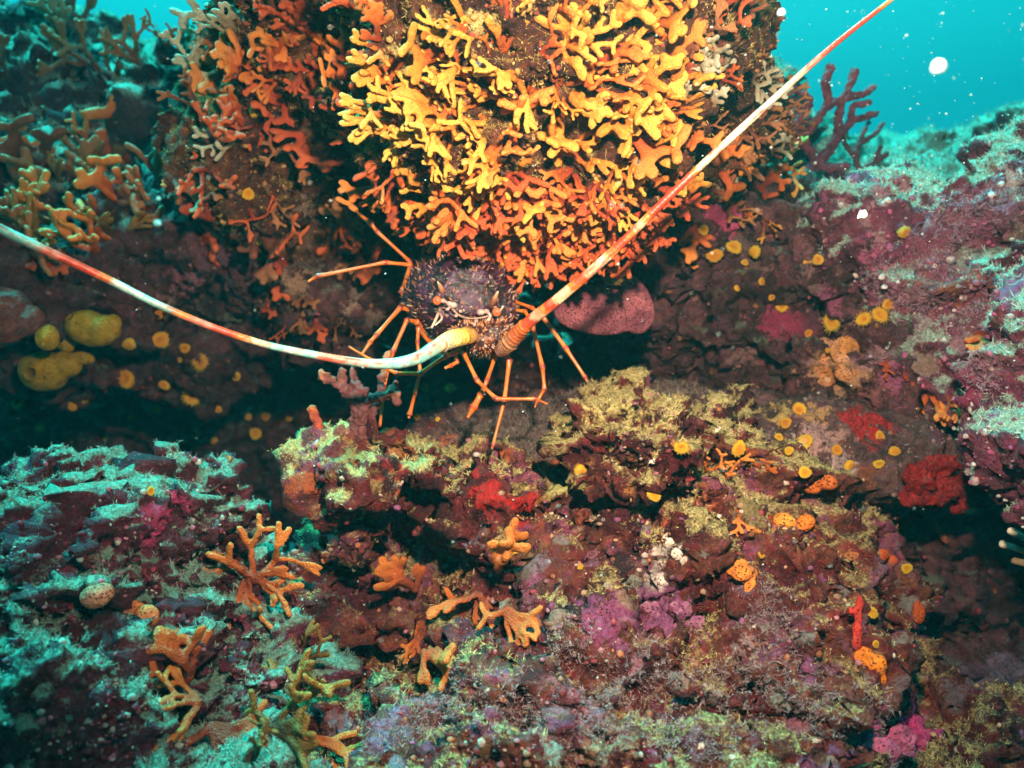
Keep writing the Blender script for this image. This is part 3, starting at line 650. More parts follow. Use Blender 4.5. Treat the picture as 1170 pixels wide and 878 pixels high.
# ---------------------------------------------------------------- sponges and other soft growths
def growth(name, px, py, lumps, thick, colr, label, cat='sponge', holes=(), rough=0.10, freq=60, voxel=0.0016, dz=0.0, col2=None, mat=None, wob=.13):
    """lumps: (dx_px, dy_px, rx_px, ry_px, roll) round (px, py) on the rock"""
    h = hit(px, py)
    if not h: return
    loc, no, _ = h; d = loc.y - dz; s = K*d; c0 = P(px, py, d)
    bl = []
    for l in lumps:
        hh = hit(px+l[0], py+l[1]); dd = min(max(hh[0].y - dz, d-0.02), d+0.03) if hh and len(l) < 6 else d - (l[5] if len(l) > 5 else 0)
        q = P(px+l[0], py+l[1], dd) - c0
        bl.append((q, (l[2]*s, thick*min(l[2], l[3])*s, l[3]*s), math.radians(l[4])))
    me = union(bl, voxel, 3); co = get_co(me); no = get_no(me)
    am = rough*min(lumps[0][2], lumps[0][3])*s
    co = co + no*((fbm((co+loc[0])*freq, 3)*1.6)*am + (fbm((co+loc[0])*28, 2))*wob*min(lumps[0][2], lumps[0][3])*s)[:, None]
    tint = np.tile(np.array(colr, np.float32), (len(co), 1))
    if col2: tint = tint + (np.array(col2) - tint)*np.clip(fbm(co*freq*.8+5, 2)*2+.4, 0, 1)[:, None]
    for hx, hy, hr in holes:
        dx = co[:, 0]-hx*s; dz_ = co[:, 2]+hy*s; rr = np.sqrt(dx*dx+dz_*dz_)/(hr*s); front = no[:, 1] < 0.2
        k = np.clip(1.15-rr, 0, 1)*front; co[:, 1] += np.minimum(k*2.2, 1)*hr*s*1.6; co[:, 1] -= np.exp(-((rr-1.35)/.35)**2)*front*hr*s*.55
        tint *= (1-.75*np.clip(k*2, 0, 1))[:, None]
    set_co(me, co); vcol(me, tint); me.materials.clear(); me.materials.append(mat or M_SPONGE); me.name = name
    o = link(name, me); o.location = c0; tag(o, label, cat); return o
YS = (0.36, 0.21, 0.012)
growth('yellow_sponge', 105, 375, [(-8,-2,22,20,0,.0),(12,4,20,18,0,.0),(24,-4,9,11,30,.0),(2,12,22,9,10,0)], 1.0, YS, 'fat mustard yellow sponge with a round pore, upper one of the pair at left', holes=[(-18,-12,4.5)], dz=.05, rough=.05, freq=40)
growth('yellow_sponge', 52, 423, [(-2,2,28,23,0,0),(24,-6,18,15,0,0),(42,-14,14,7,15,0),(-16,-4,14,14,0,0)], 1.0, YS, 'fat mustard yellow sponge with a dark pore, lower one of the pair at left', holes=[(-4,4,5.5)], dz=.06, rough=.05, freq=40)
growth('yellow_sponge', 54, 386, [(0,0,13,15,0,0)], 1.0, (.5,.28,.015), 'small dull yellow sponge lobe above the lower fat yellow sponge', dz=.05, rough=.08)
growth('yellow_sponge', 73, 391, [(0,0,9,10,0,0),(4,5,8,8,0,0)], 1.0, YS, 'tiny yellow sponge with a pale mouth between the two fat sponges', holes=[(0,-2,3.5)], dz=.07, rough=.04)
growth('brown_sponge', 5, 362, [(0,0,30,34,0,0),(22,4,24,18,0,0),(-20,10,30,30,0,0)], .8, (.16,.055,.05), 'dim purple brown sponge mound at the left edge under the antenna', dz=.06, col2=(.22,.05,.03))
growth('pink_sponge', 690, 350, [(-22,2,36,28,0,0),(20,-4,34,34,0,0),(0,12,38,22,0,0),(38,6,20,26,0,0)], .32, (.30,.08,.10), 'smooth dusky pink sponge slab under the overhang right of the lobster', dz=.13, rough=.03, freq=30, col2=(.20,.045,.07), wob=.05)
growth('olive_sponge', 706, 318, [(0,0,18,9,0,0)], .6, (.2,.12,.03), 'small olive brown sponge on top of the pink slab', dz=.15)
growth('crimson_sponge', 1070, 555, [(-18,-10,18,18,0),(4,-22,22,15,0),(27,-8,17,20,0),(26,18,14,16,0),(-26,12,17,13,0),(2,4,25,18,0),(-8,22,9,9,0)], .45, (.17,.004,.005), 'fuzzy crimson sponge clump in the dark recess on the right', dz=.02, rough=.38, freq=120, col2=(.24,.008,.008))
growth('sponge_stem', 1072, 600, [(-8,-8,4,8,-30,0),(-2,2,4,10,-35,0),(6,14,4,9,-30,0)], 1, (.35,.1,.04), 'thin brown stalk under the fuzzy crimson sponge', dz=.02, voxel=.0012)
growth('red_sponge', 985, 482, [(-16,2,18,14,0),(12,2,20,12,0),(28,6,10,8,0)], .3, (.26,.010,.012), 'flat scarlet sponge crust right of the pale yellow patch', rough=.15, freq=90)
growth('orange_sponge', 955, 415, [(-12,-8,20,22,0),(10,-14,18,18,0),(14,10,16,14,0),(-12,14,16,14,0)], .4, (.48,.22,.12), 'flat salmon tan sponge with dark seams on the right wall', rough=.1, freq=50, col2=(.5,.18,.04))
growth('orange_sponge', 936, 553, [(-10,3,14,9,15),(8,-2,14,9,15)], .6, (.52,.11,.015), 'elongated rust orange sponge cushion in the right recess', rough=.06)
growth('orange_sponge', 897, 594, [(-2,0,12,9,0),(6,4,8,8,0)], .7, (.72,.24,.03), 'orange sponge cushion, left of the touching pair with white tip')
growth('orange_sponge', 919, 598, [(0,0,13,10,-25),(8,5,7,7,0)], .7, (.66,.15,.015), 'deep orange sponge cushion, right of the touching pair with white tip')
growth('orange_sponge', 848, 657, [(-6,-9,14,10,-20),(8,-2,10,10,0),(9,14,8,14,0),(0,-2,12,10,0)], .6, (.68,.20,.03), 'orange sponge shaped like a mitten on the ledge face', rough=.09)
growth('orange_sponge', 1010, 637, [(-5,-2,13,8,-20),(8,4,9,7,0)], .6, (.5,.08,.02), 'small red orange sponge cushion in the lower right recess')
growth('orange_sponge', 995, 756, [(-8,-6,13,12,0),(8,4,11,14,0),(14,20,6,10,0)], .6, (.72,.18,.01), 'vivid orange sponge at the foot of the red tube sponge')
growth('orange_sponge', 160, 700, [(-8,-3,15,12,0),(8,4,14,14,0)], .6, (.50,.14,.04), 'dull orange sponge cushion in a hollow of the left rock', dz=.005)
growth('orange_sponge', 112, 681, [(-4,2,17,14,0),(6,-4,13,11,0)], .7, (.46,.18,.10), 'salmon brown sponge knob left of the dull orange one on the left rock', dz=.005)
growth('orange_sponge', 1050, 700, [(0,0,8,14,0)], .5, (.40,.06,.01), 'faint orange sponge patch deep in the lower right recess')
growth('orange_sponge', 975, 634, [(0,0,15,9,-20)], .5, (.28,.09,.03), 'brown sponge cushion left of the small red orange one')
growth('red_tube_sponge', 980, 712, [(-1,22,6,10,0,0),(0,8,6,12,0,0),(1,-8,5,12,0,0),(2,-22,5,11,0,0),(-8,-14,4,5,0,0)], 1, (.46,.03,.02), 'upright scarlet tube sponge leaning on the lower right rock', dz=.02, rough=.12, voxel=.0013)
growth('grey_sponge', 1150, 770, [(0,0,30,26,0),(-16,14,20,18,0)], .5, (.15,.10,.15), 'large dim mauve sponge mound at the lower right edge', col2=(.12,.07,.1))
growth('white_shell_patch', 770, 628, [(-4,-6,6,10,-30),(4,6,7,9,-30),(12,14,6,6,0),(-8,-14,5,6,0)], .5, (.62,.48,.40), 'ragged cream white shell crust on the ledge face', 'shell', rough=.3, freq=160, voxel=.0012)
growth('white_shell_patch', 758, 664, [(0,0,8,6,10)], .5, (.68,.52,.46), 'small cream white shell plate below the ragged crust', 'shell', voxel=.0012)
for x, y, r_, lb in ((801,853,5,'white shell fragment at the bottom edge, left of the paler pair'),(838,866,5,'bright white shell fragment at the bottom edge right of the yellow thread'),(934,846,6,'cream white forked shell fragment near the bottom, left of the pink knob'),(862,716,3,'tiny white shell fragment above the lower right slope'),(822,590,3,'tiny white shell fragment below the upright coral fingers'),(820,492,4,'white shell fragment on the crest beside the maroon face'),(745,528,4,'small pale shell fragment under the maroon crest face'),(700,413,5,'curled pale shell fragment on the crevice floor')):
    growth('shell_fragment', x, y, [(0,0,r_,r_*.7,20),(r_*.6,-r_*.6,r_*.5,r_*.6,-30),(-r_*.6,r_*.4,r_*.5,r_*.4,0)], .5, (.66,.55,.46), lb, 'shell', rough=.3, freq=200, voxel=.0007)
growth('pink_crust', 1015, 855, [(-10,6,24,20,0),(14,-8,20,18,0),(-20,16,16,10,0)], .3, (.42,.08,.17), 'bright pink coralline knob at the bottom right', 'coralline crust', rough=.2, freq=80)
growth('magenta_crust', 1040, 828, [(0,0,17,14,0),(-12,-4,10,8,0)], .5, (.45,.03,.15), 'round deep magenta coralline knob above the bright pink one', 'coralline crust', rough=.1)
growth('mauve_crust', 765, 700, [(-20,-4,20,10,0),(6,0,24,13,-15),(30,12,14,9,-25)], .22, (.24,.07,.15), 'mauve coralline crust shelf across the lower ledge', 'coralline crust', rough=.3, freq=120, col2=(.36,.14,.2))
growth('pink_crust', 680, 705, [(-10,0,14,8,0),(8,-4,12,9,0)], .22, (.22,.045,.10), 'magenta pink coralline crust left of the mauve shelf', 'coralline crust', rough=.3, freq=120)

# branching things: rows of px, py, depth offset, radius px
def branches(name, ax, ay, dep, segs, colr, tipc, label, cat, mat=M_BRANCH, rough=.25):
    d0 = dep; c0 = P(ax, ay, d0); bl = []
    for a in segs:
        rows = catmull([(*(P(x, y, d0+dd) - c0), r*K*d0) for x, y, dd, r in a], 5*len(a))
        for q in rows: bl.append((Vector(q[:3]), (q[3],)*3, 0.0))
    me = union(bl, 0.0016, 1, 2); co = get_co(me); no = get_no(me)
    co = co + no*(fbm(co*150, 3)*0.004*rough*4)[:, None]; set_co(me, co)
    t = np.clip(np.linalg.norm(co, axis=1)/np.max(np.linalg.norm(co, axis=1)) + fbm(co*60, 2)*.6, 0, 1)
    vcol(me, stops(t, [(0, colr), (.6, colr), (1, tipc)])); me.materials.clear(); me.materials.append(mat); me.name = name
    o = link(name, me); o.location = c0; tag(o, label, cat); return o
hk = hit(412, 495); dk = hk[0].y
branches('branching_coral', 412, 495, dk, [[(412,497,0,10),(411,475,0,10),(413,455,0,9),(410,443,0,7)],[(411,470,0,7),(398,452,-.005,6),(385,440,-.01,5),(368,430,-.015,6)],[(398,452,0,5),(392,436,.0,5),(390,425,.0,5.5)],
  [(412,468,0,7),(426,456,-.005,6),(440,452,-.01,6),(450,448,-.012,7),(455,458,-.012,5)],[(445,450,0,6),(452,440,0,5)],[(424,480,.005,5),(432,455,.01,4),(438,430,.015,4),(444,404,.02,3.5)],[(406,445,0,5),(404,432,.005,4),(402,418,.01,3)]], (.12,.035,.035), (.34,.13,.07), 'dead looking brown branching coral standing on the ledge below the lobster', 'coral', rough=.45)
branches('branching_coral', 362, 492, dk, [[(366,496,0,5),(362,482,0,5),(357,468,0,6)]], (.35,.06,.03), (.65,.14,.03), 'short red orange coral stub left of the brown branching coral', 'coral')
branches('branching_coral', 925, 190, 1.45, [[(915,205,0,8),(935,185,0,7),(955,160,0,6),(958,130,0,5)],[(935,185,0,6),(920,165,0,6),(912,140,0,5),(925,115,0,4.5),(905,100,0,4)],[(925,150,0,5),(945,118,-.01,5),(943,95,-.02,5),(948,78,-.02,5.5)],[(945,122,0,5),(965,112,0,5),(985,108,.01,4.5),(998,100,.01,4)],
  [(965,112,0,4.5),(972,95,0,4.5),(976,82,0,5)],[(955,160,0,5),(972,140,0,4.5),(985,135,0,4),(1000,130,0,4)],[(972,140,0,4),(975,122,0,4),(992,118,0,4)],[(930,190,0,5),(950,192,-.01,5),(968,190,-.02,4.5)],[(958,135,0,4.5),(962,120,0,4)]], (.17,.025,.045), (.30,.06,.08), 'dark red branching coral against the blue water, on the far ridge', 'coral', rough=.3)
branches('branching_coral', 985, 200, 1.52, [[(985,205,0,4),(978,180,0,3.5),(985,155,0,3),(992,140,0,3)],[(978,180,0,3.5),(965,165,0,3),(962,150,0,3)],[(982,165,0,3),(998,155,0,3),(1008,142,.01,3)],[(985,195,0,3.5),(1002,185,0,3),(1014,176,0,3)],[(1000,186,0,3),(1006,168,0,3)]], (.12,.03,.045), (.25,.08,.09), 'small dark branching coral right of the big red one on the far ridge', 'coral', rough=.3)
branches('branching_coral', 905, 130, 1.5, [[(900,165,0,5),(898,140,0,4),(890,118,0,4),(888,100,0,3.5)],[(898,140,0,4),(910,124,0,3.5),(908,108,0,3.5)],[(892,122,0,3.5),(878,112,0,3),(872,98,0,3)],[(899,150,0,4),(915,145,0,3.5),(924,134,0,3)]], (.10,.035,.05), (.2,.1,.09), 'dark silted branching coral left of the big red one, behind the rising antenna', 'coral', rough=.3)
hk = hit(1140, 640)
branches('white_tipped_coral', 1172, 640, .98, [[(1190,640,0,5),(1165,628,-.01,4),(1146,622,-.01,4.5)],[(1180,620,0,4.5),(1165,612,-.01,4),(1155,607,-.01,4.5)],[(1195,650,0,5),(1175,645,-.01,4.5),(1160,641,-.01,4.5)]], (.35,.22,.12), (.8,.66,.5), 'pale finger coral with whitish tips poking in at the right edge', 'coral', rough=.1)
# ---------------------------------------------------------------- the spiny lobster
LC = P(540, 368, 1.0)
lob = bpy.data.objects.new('spiny_lobster', None); COL.objects.link(lob); lob.location = LC; lob.empty_display_size = .02
tag(lob, 'dark spiny lobster with orange legs and long banded antennae, standing under the coral overhang', 'lobster')
def LP(px, py, d): return P(px, py, d) - LC
def lpart(name, me, mat=None, parent=lob, label=None):
    if mat: me.materials.clear(); me.materials.append(mat)
    o = link(name, me, parent=parent)
    if label: o['label'] = label
    return o
# carapace: the body from the front, running back into the crevice
me = union([(LP(526, 343, .99), (64*K, .075, 55*K), .15), (LP(520, 338, 1.10), (52*K, .09, 46*K), .1), (LP(545, 352, .965), (46*K, .035, 30*K), .12), (LP(552, 385, .955), (40*K, .03, 22*K), -.05), (LP(536, 322, .965), (44*K, .05, 26*K), 0.1)], .0022, 3)
co = get_co(me); no = get_no(me)
co = co + no*(fbm(co*45, 3)*.005 + (0.25-billow(co*160, 2))*.003)[:, None]; set_co(me, co)
tn = fbm(co*70+3, 3); tn2 = fbm(co*200+8, 2)
C = np.tile(np.array((.014, .005, .009)), (len(co), 1)); C[tn > .05] = (.050, .010, .040); C[tn2 > .34] = (.22, .07, .04); C[(tn2 > .46)] = (.5, .34, .27)
C[(tn < -.22)] = (.02, .012, .014)
vcol(me, C); carap = lpart('carapace', me, M_SHELL)
# spines over the front of the carapace
no = get_no(me); front = np.where((no[:, 1] < .25))[0]; V = []; F = []; CC = []
for i in RNG.choice(front, 1150, replace=False):
    p = co[i]; n = Vector(no[i]) + Vector((random.uniform(-.7, .7), -.1, random.uniform(.1, .9))); n.normalize()
    L = random.uniform(.003, .0085); r = L*.24; b = len(V)
    a = n.orthogonal().normalized(); c = n.cross(a); P0 = Vector(p) - n*.0008
    for k in range(5): V.append(P0 + (a*math.cos(k*1.2566)+c*math.sin(k*1.2566))*r); CC.append((.03, .008, .018))
    V.append(P0 + n*L); tipc = random.choice(((.50, .18, .05), (.3, .08, .03), (.65, .45, .34), (.12, .03, .05))); CC.append(tipc)
    F += [(b+k, b+(k+1) % 5, b+5) for k in range(5)]
sm = mesh_vf('spines', V, F); vcol(sm, CC); so = lpart('spines', sm, M_SHELL, carap); so['kind'] = 'stuff'
# spiny plates between the antenna bases
me2 = union([(LP(550, 389, .925), (30*K, .03, 15*K), .05), (LP(538, 380, .93), (20*K, .03, 12*K), 0.0), (LP(566, 380, .93), (18*K, .03, 14*K), 0.0)], .0018, 2)
co2 = get_co(me2); no2 = get_no(me2); set_co(me2, co2 + no2*((0.25-billow(co2*230, 2))*.004)[:, None]); co2 = get_co(me2)
vcol(me2, np.where((fbm(co2*190, 2) > .1)[:, None], np.array((.22, .07, .03)), np.array((.035, .012, .014)))); pl = lpart('antenna_plate', me2, M_SHELL)
V = []; F = []; CC = []; fr2 = np.where(no2[:, 1] < .2)[0]
for i in RNG.choice(fr2, 300, replace=False):
    p = co2[i]; n = Vector(no2[i]) + Vector((random.uniform(-.3, .3), -.4, random.uniform(-.2, .3))); n.normalize()
    L = random.uniform(.003, .007); r = L*.3; b = len(V); a = n.orthogonal().normalized(); c = n.cross(a); P0 = Vector(p) - n*.0008
    for k in range(5): V.append(P0 + (a*math.cos(k*1.2566)+c*math.sin(k*1.2566))*r); CC.append((.22, .06, .03))
    V.append(P0 + n*L); CC.append(random.choice(((.55, .22, .05), (.45, .2, .08), (.6, .45, .35), (.2, .06, .03))))
    F += [(b+k, b+(k+1) % 5, b+5) for k in range(5)]
sm = mesh_vf('spines', V, F); vcol(sm, CC); so = lpart('spines', sm, M_SHELL, pl); so['kind'] = 'stuff'
# smooth dark rim of the carapace on its left side
v, f, t = tube(catmull([(*LP(x, y, d), r*K) for x, y, d, r in [(518,288,1.0,3),(492,297,.975,6),(474,319,.965,7.5),(472,348,.96,8),(482,372,.97,7.5),(495,392,.965,6),(512,404,.96,3)]], 30), 12)
me = mesh_vf('carapace_rim', v, f); vcol(me, stops(t, [(0, (.05, .03, .035)), (.5, (.05, .028, .024)), (1, (.035, .02, .015))])); lpart('carapace_rim', me, M_SHELL)
# pale studded ridge between the eyes
v, f, t = tube(catmull([(*LP(x, y, d), r*K) for x, y, d, r in [(503,346,.925,1.2),(514,351,.918,1.6),(524,360,.915,1.3),(536,364,.914,1.2),(552,363,.914,1.3),(565,358,.92,1.2)]], 30), 6)
me = mesh_vf('front_ridge', v, f); vcol(me, np.tile((.30, .17, .13), (len(v), 1))); lpart('front_ridge', me, M_SHELL)
bl = []
for x, y, r in [(506,344,3.5),(513,347,3.2),(518,349,4.5),(511,354,2.5),(526,356,2.4),(549,357,4.6),(556,356,3.4),(561,361,3),(566,352,2.6),(544,366,2.2),(521,361,2.4),(558,366,2.6)]:
    bl.append((LP(x, y, .915), (r*K, r*K, r*K*.85), 0.0))
me = union(bl, .0011, 1, 2); vcol(me, np.tile((.46, .30, .27), (len(me.vertices), 1))); s_ = lpart('pale_studs', me, M_SHELL); s_['kind'] = 'stuff'
for x, y, d in ((499.5, 344, .915), (567.5, 357, .908)):
    bm = bmesh.new(); bmesh.ops.create_uvsphere(bm, u_segments=20, v_segments=14, radius=5.2*K, matrix=Matrix.Translation(LP(x, y, d)))
    me = bpy.data.meshes.new('eye'); bm.to_mesh(me); bm.free(); me.polygons.foreach_set('use_smooth', [True]*len(me.polygons))
    co_ = get_co(me) - np.array(LP(x, y, d)); f_ = -co_[:, 1]/(5.2*K); vcol(me, stops(f_, [(-1, (.02, .01, .01)), (.45, (.03, .01, .015)), (.62, (.75, .16, .04)), (.93, (.65, .12, .03)), (.97, (.05, .01, .01)), (1, (.05, .01, .01))]))
    e = lpart('eye', me, M_LEG)
    v, f, t = tube([(*LP(x, y, d+.004), 5.2*K), (*LP(x, y, d+.02), 7*K)], 12); m2 = mesh_vf('eye_stalk', v, f); vcol(m2, np.tile((.05, .02, .05), (len(v), 1))); lpart('eye_stalk', m2, M_SHELL, e)
# horns above the eyes
for pts in ([(508,340,.93,4),(504,330,.915,3),(500,322,.905,.6)], [(560,352,.93,4),(565,342,.915,3),(569,333,.905,.6)]):
    v, f, t = tube(catmull([(*LP(x, y, d), r*K) for x, y, d, r in pts], 8), 8); me = mesh_vf('horn', v, f); vcol(me, stops(t, [(0, (.12, .04, .04)), (.6, (.4, .15, .07)), (1, (.8, .5, .3))])); lpart('horn', me, M_SHELL)
# antennules
for pts in ([(503,352,.92,1.8),(499,363,.91,1.6),(493,375,.905,1.2)], [(501,356,.915,1.4),(505,364,.905,1.2),(497,372,.90,.8)], [(566,362,.92,1.6),(571,356,.905,1.3),(575,350,.90,1)]):
    v, f, t = tube(catmull([(*LP(x, y, d), r*K) for x, y, d, r in pts], 8), 6); me = mesh_vf('antennule', v, f); vcol(me, stops(t, [(0, (.3, .12, .08)), (1, (.7, .5, .4))])); lpart('antennule', me, M_LEG)
# antennae: ridged peduncle, then the long tapering flagellum
CREAM = (.62, .46, .28); RED = (.58, .045, .02); ORG = (.72, .19, .03); TEAL_LIT = (.22, .56, .48); ROSE = (.70, .18, .12)  # left antenna's pale tone has the water's teal ambient light put into it
def antenna(rows, cols, n, label, ped, sc_r=.84):
    pts = catmull([(*LP(x, y, d), r*K*d) for x, y, d, r in rows], n)
    # fine annulation
    pts[:, 3] *= (1 + 0.06*(np.arange(n) % 3 == 0))*(1 + .05*fbm(pts[:, :3]*25, 2))*sc_r
    v, f, t = tube(pts, 10); me = mesh_vf('antenna', v, f)
    ang_ = np.concatenate([np.tile(np.arange(10), n)/10*2*math.pi, [0, 0]])
    c = stops(np.clip(t + (fbm(v*40, 2))*.018 + .012*np.sin(ang_), 0, 1), cols)
    tj = np.clip(t + fbm(v*55, 2)*.016 + .010*np.sin(ang_), 0, 1); xs_ = np.array([q[0] for q in sorted(cols)]); cn = np.array([q[1] for q in sorted(cols)])[np.abs(tj[:, None]-xs_[None]).argmin(1)]; c = .35*c + .65*cn
    st_ = np.clip(fbm(np.stack([t*22, np.cos(ang_)*1.6, np.sin(ang_)*1.6], 1) + 9, 3)*3.2, 0, 1)[:, None]; c = c*(1-st_*.9) + np.array((.46, .04, .015))*st_*.9
    c *= (1 + 0.5*fbm(v*260, 2))[:, None]; fl_ = fbm(v*90 + 5, 3) > .22; c[fl_] = c[fl_]*.5 + np.array(RED)*.5
    vcol(me, c); a = lpart('antenna', me, M_LEG, lob, label)
    for k, (pr, pc) in enumerate(ped):
        pp = catmull([(*LP(x, y, d), r*K*d) for x, y, d, r in pr], 26)
        pp[:, 3] *= 1 + .07*np.sin(np.arange(26)*1.6)
        v, f, t = tube(pp, 14); m2 = mesh_vf('peduncle_segment', v, f)
        co_ = v + 0; vcol(m2, stops(t, pc) * (1 + .4*fbm(v*220, 2))[:, None]); q = lpart('peduncle_segment', m2, M_SHELL, a)
    return a
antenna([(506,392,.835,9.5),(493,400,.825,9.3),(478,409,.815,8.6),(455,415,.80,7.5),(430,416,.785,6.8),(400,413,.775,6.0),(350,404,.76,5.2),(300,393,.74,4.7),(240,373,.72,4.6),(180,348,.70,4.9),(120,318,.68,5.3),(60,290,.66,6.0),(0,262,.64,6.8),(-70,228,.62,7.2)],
  [(0,(.60,.50,.28)),(.06,TEAL_LIT),(.16,(.24,.64,.56)),(.22,TEAL_LIT),(.28,ROSE),(.33,TEAL_LIT),(.36,(.48,.64,.56)),(.40,TEAL_LIT),(.44,CREAM),(.47,ORG),(.50,RED),(.56,ROSE),(.59,ORG),(.62,TEAL_LIT),(.70,(.44,.64,.56)),(.735,ORG),(.75,RED),(.80,RED),(.83,ROSE),(.86,TEAL_LIT),(.94,TEAL_LIT),(1,CREAM)], 420,  # teal stops carry painted ambient light; reds and creams are shell colour
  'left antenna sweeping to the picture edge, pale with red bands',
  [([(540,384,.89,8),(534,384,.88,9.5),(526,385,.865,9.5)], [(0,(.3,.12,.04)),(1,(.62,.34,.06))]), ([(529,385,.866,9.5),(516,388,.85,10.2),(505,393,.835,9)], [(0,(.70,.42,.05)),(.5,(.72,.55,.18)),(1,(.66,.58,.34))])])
antenna([(598,374,.865,8),(612,362,.855,8.2),(640,340,.84,7.5),(700,288,.82,6.4),(760,229,.80,5.4),(820,172,.785,5.0),(880,117,.775,4.6),(950,54,.76,3.9),(1022,-3,.75,3.0),(1080,-50,.74,2.4)],
  [(0,ORG),(.03,(.5,.05,.02)),(.055,CREAM),(.075,ORG),(.09,RED),(.11,(.8,.6,.35)),(.13,CREAM),(.145,ORG),(.17,(.5,.06,.02)),(.20,CREAM),(.23,(.82,.66,.4)),(.245,ORG),(.27,RED),(.30,ORG),(.32,CREAM),(.335,ORG),(.36,RED),(.44,(.6,.06,.03)),(.46,ORG),(.475,CREAM),(.60,(.82,.70,.52)),(.70,CREAM),(.73,ROSE),(.76,RED),(.86,RED),(.88,ORG),(.91,CREAM),(.95,ORG),(1,RED)], 420,
  'right antenna rising to the top right, orange red with cream patches',
  [([(570,402,.90,7),(576,398,.895,9),(583,391,.885,10)], [(0,(.12,.04,.03)),(.6,(.30,.12,.06)),(1,(.40,.18,.08))]), ([(581,392,.885,9.5),(591,382,.875,9),(600,372,.864,8)], [(0,(.40,.18,.08)),(.5,(.42,.08,.02)),(1,(.58,.12,.02))])])
# legs
LO = (.58, .12, .012); LD = (.26, .03, .02); LPc = (.62, .22, .06)
def leg(pts, name='leg', joints=True, tipc=(.7, .35, .1), wide=1.0):
    rows = [(*LP(x, y, d), r*K*d*wide*.78) for x, y, d, r in pts]; full = []; C = []
    for i in range(len(rows)-1):
        a, b = np.array(rows[i]), np.array(rows[i+1])
        for u in (0, .06, .15, .4, .7, .9, .97):
            q = a + (b-a)*u; k = 1.45 if u in (0, .97) else (1.12 if u in (.06, .9) else 1 - .1*math.sin(u*3.14)); full.append([*q[:3], q[3]*k]); C.append(LD if u in (0, .97) else (LO if u < .5 else tuple(.6*x+.4*y for x, y in zip(LO, LPc))))
    full.append([*rows[-1][:3], rows[-1][3]*.5]); C.append(tipc)
    v, f, t = tube(full, 8); me = mesh_vf(name, v, f); cc = np.repeat(np.array(C), 8, axis=0); cc = np.vstack([cc, [C[0]], [C[-1]]])
    cc *= (1 + .9*fbm(v*130, 3))[:, None]
    vcol(me, cc); return lpart(name, me, M_LEG)
leg([(480,352,1.0,4),(465,348,.985,4),(460,333,.98,4.2),(469,303,.965,3.4),(440,300,.95,2.8),(362,316,.93,3.0),(352,322,.93,1.6)])
leg([(486,340,1.02,4),(470,320,1.0,3.6),(468,299,1.0,3),(430,264,1.0,2.8),(424,256,1.0,3.6),(400,236,1.02,1.6)])
leg([(482,366,.97,4),(468,354,.96,4.2),(457,352,.95,3.6),(429,384,.93,3.0),(423,391,.925,3.4),(413,406,.92,1.8)])
leg([(486,378,.965,4),(476,368,.95,3.8),(465,366,.94,3.4),(449,402,.93,3.2),(439,440,.93,2.6),(434,488,.95,2.0)])
leg([(492,392,.95,3.8),(478,376,.935,3.4),(477,391,.93,2.6),(480,425,.93,2.8),(474,450,.94,2.6),(468,474,.95,3.4),(467,478,.95,1.5)])
leg([(530,400,.92,4),(507,408,.89,3.4),(480,427,.87,3.0),(453,427,.86,3.0),(425,412,.86,2.6),(398,396,.86,1.5)])
leg([(534,392,.93,4.5),(529,402,.91,3.8),(545,435,.89,3.2),(567,456,.88,3.2),(612,456,.885,2.6),(626,462,.89,1.2)])
leg([(570,398,.93,4),(578,405,.92,4),(582,413,.915,3.8),(576,459,.90,3.2),(563,510,.885,2.2),(562,513,.885,1.4)])
leg([(572,358,.97,4),(584,354,.965,3),(600,356,.96,2.8),(608,370,.945,3.6),(620,421,.93,3.2),(622,445,.93,3.0),(613,460,.93,2.0),(611,466,.93,1)])
leg([(560,342,.98,4),(586,344,.965,2.6),(608,352,.95,2.8),(620,362,.94,3.6),(647,399,.93,3.2),(669,432,.925,2.6),(671,436,.925,1.4)])
leg([(562,398,.93,4),(567,404,.925,3.6),(556,436,.91,3),(549,452,.905,4.6),(541,466,.90,5.6),(534,478,.90,1.5)], 'maxilliped')
leg([(520,404,.91,3),(522,414,.905,3),(515,418,.90,3.2),(508,421,.90,2)], 'maxilliped')
leg([(598,386,.93,2.8),(592,392,.925,2.8),(580,403,.92,2.8)], 'maxilliped')
# tail running back behind the body into the crevice
me = union([(LP(516, 332, 1.10+.028*i), ((46-i*3.2)*K, .022, (40-i*3)*K), 0.0) for i in range(8)], .003, 2); vcol(me, np.tile((.08, .03, .035), (len(me.vertices), 1))); lpart('tail', me, M_SHELL)

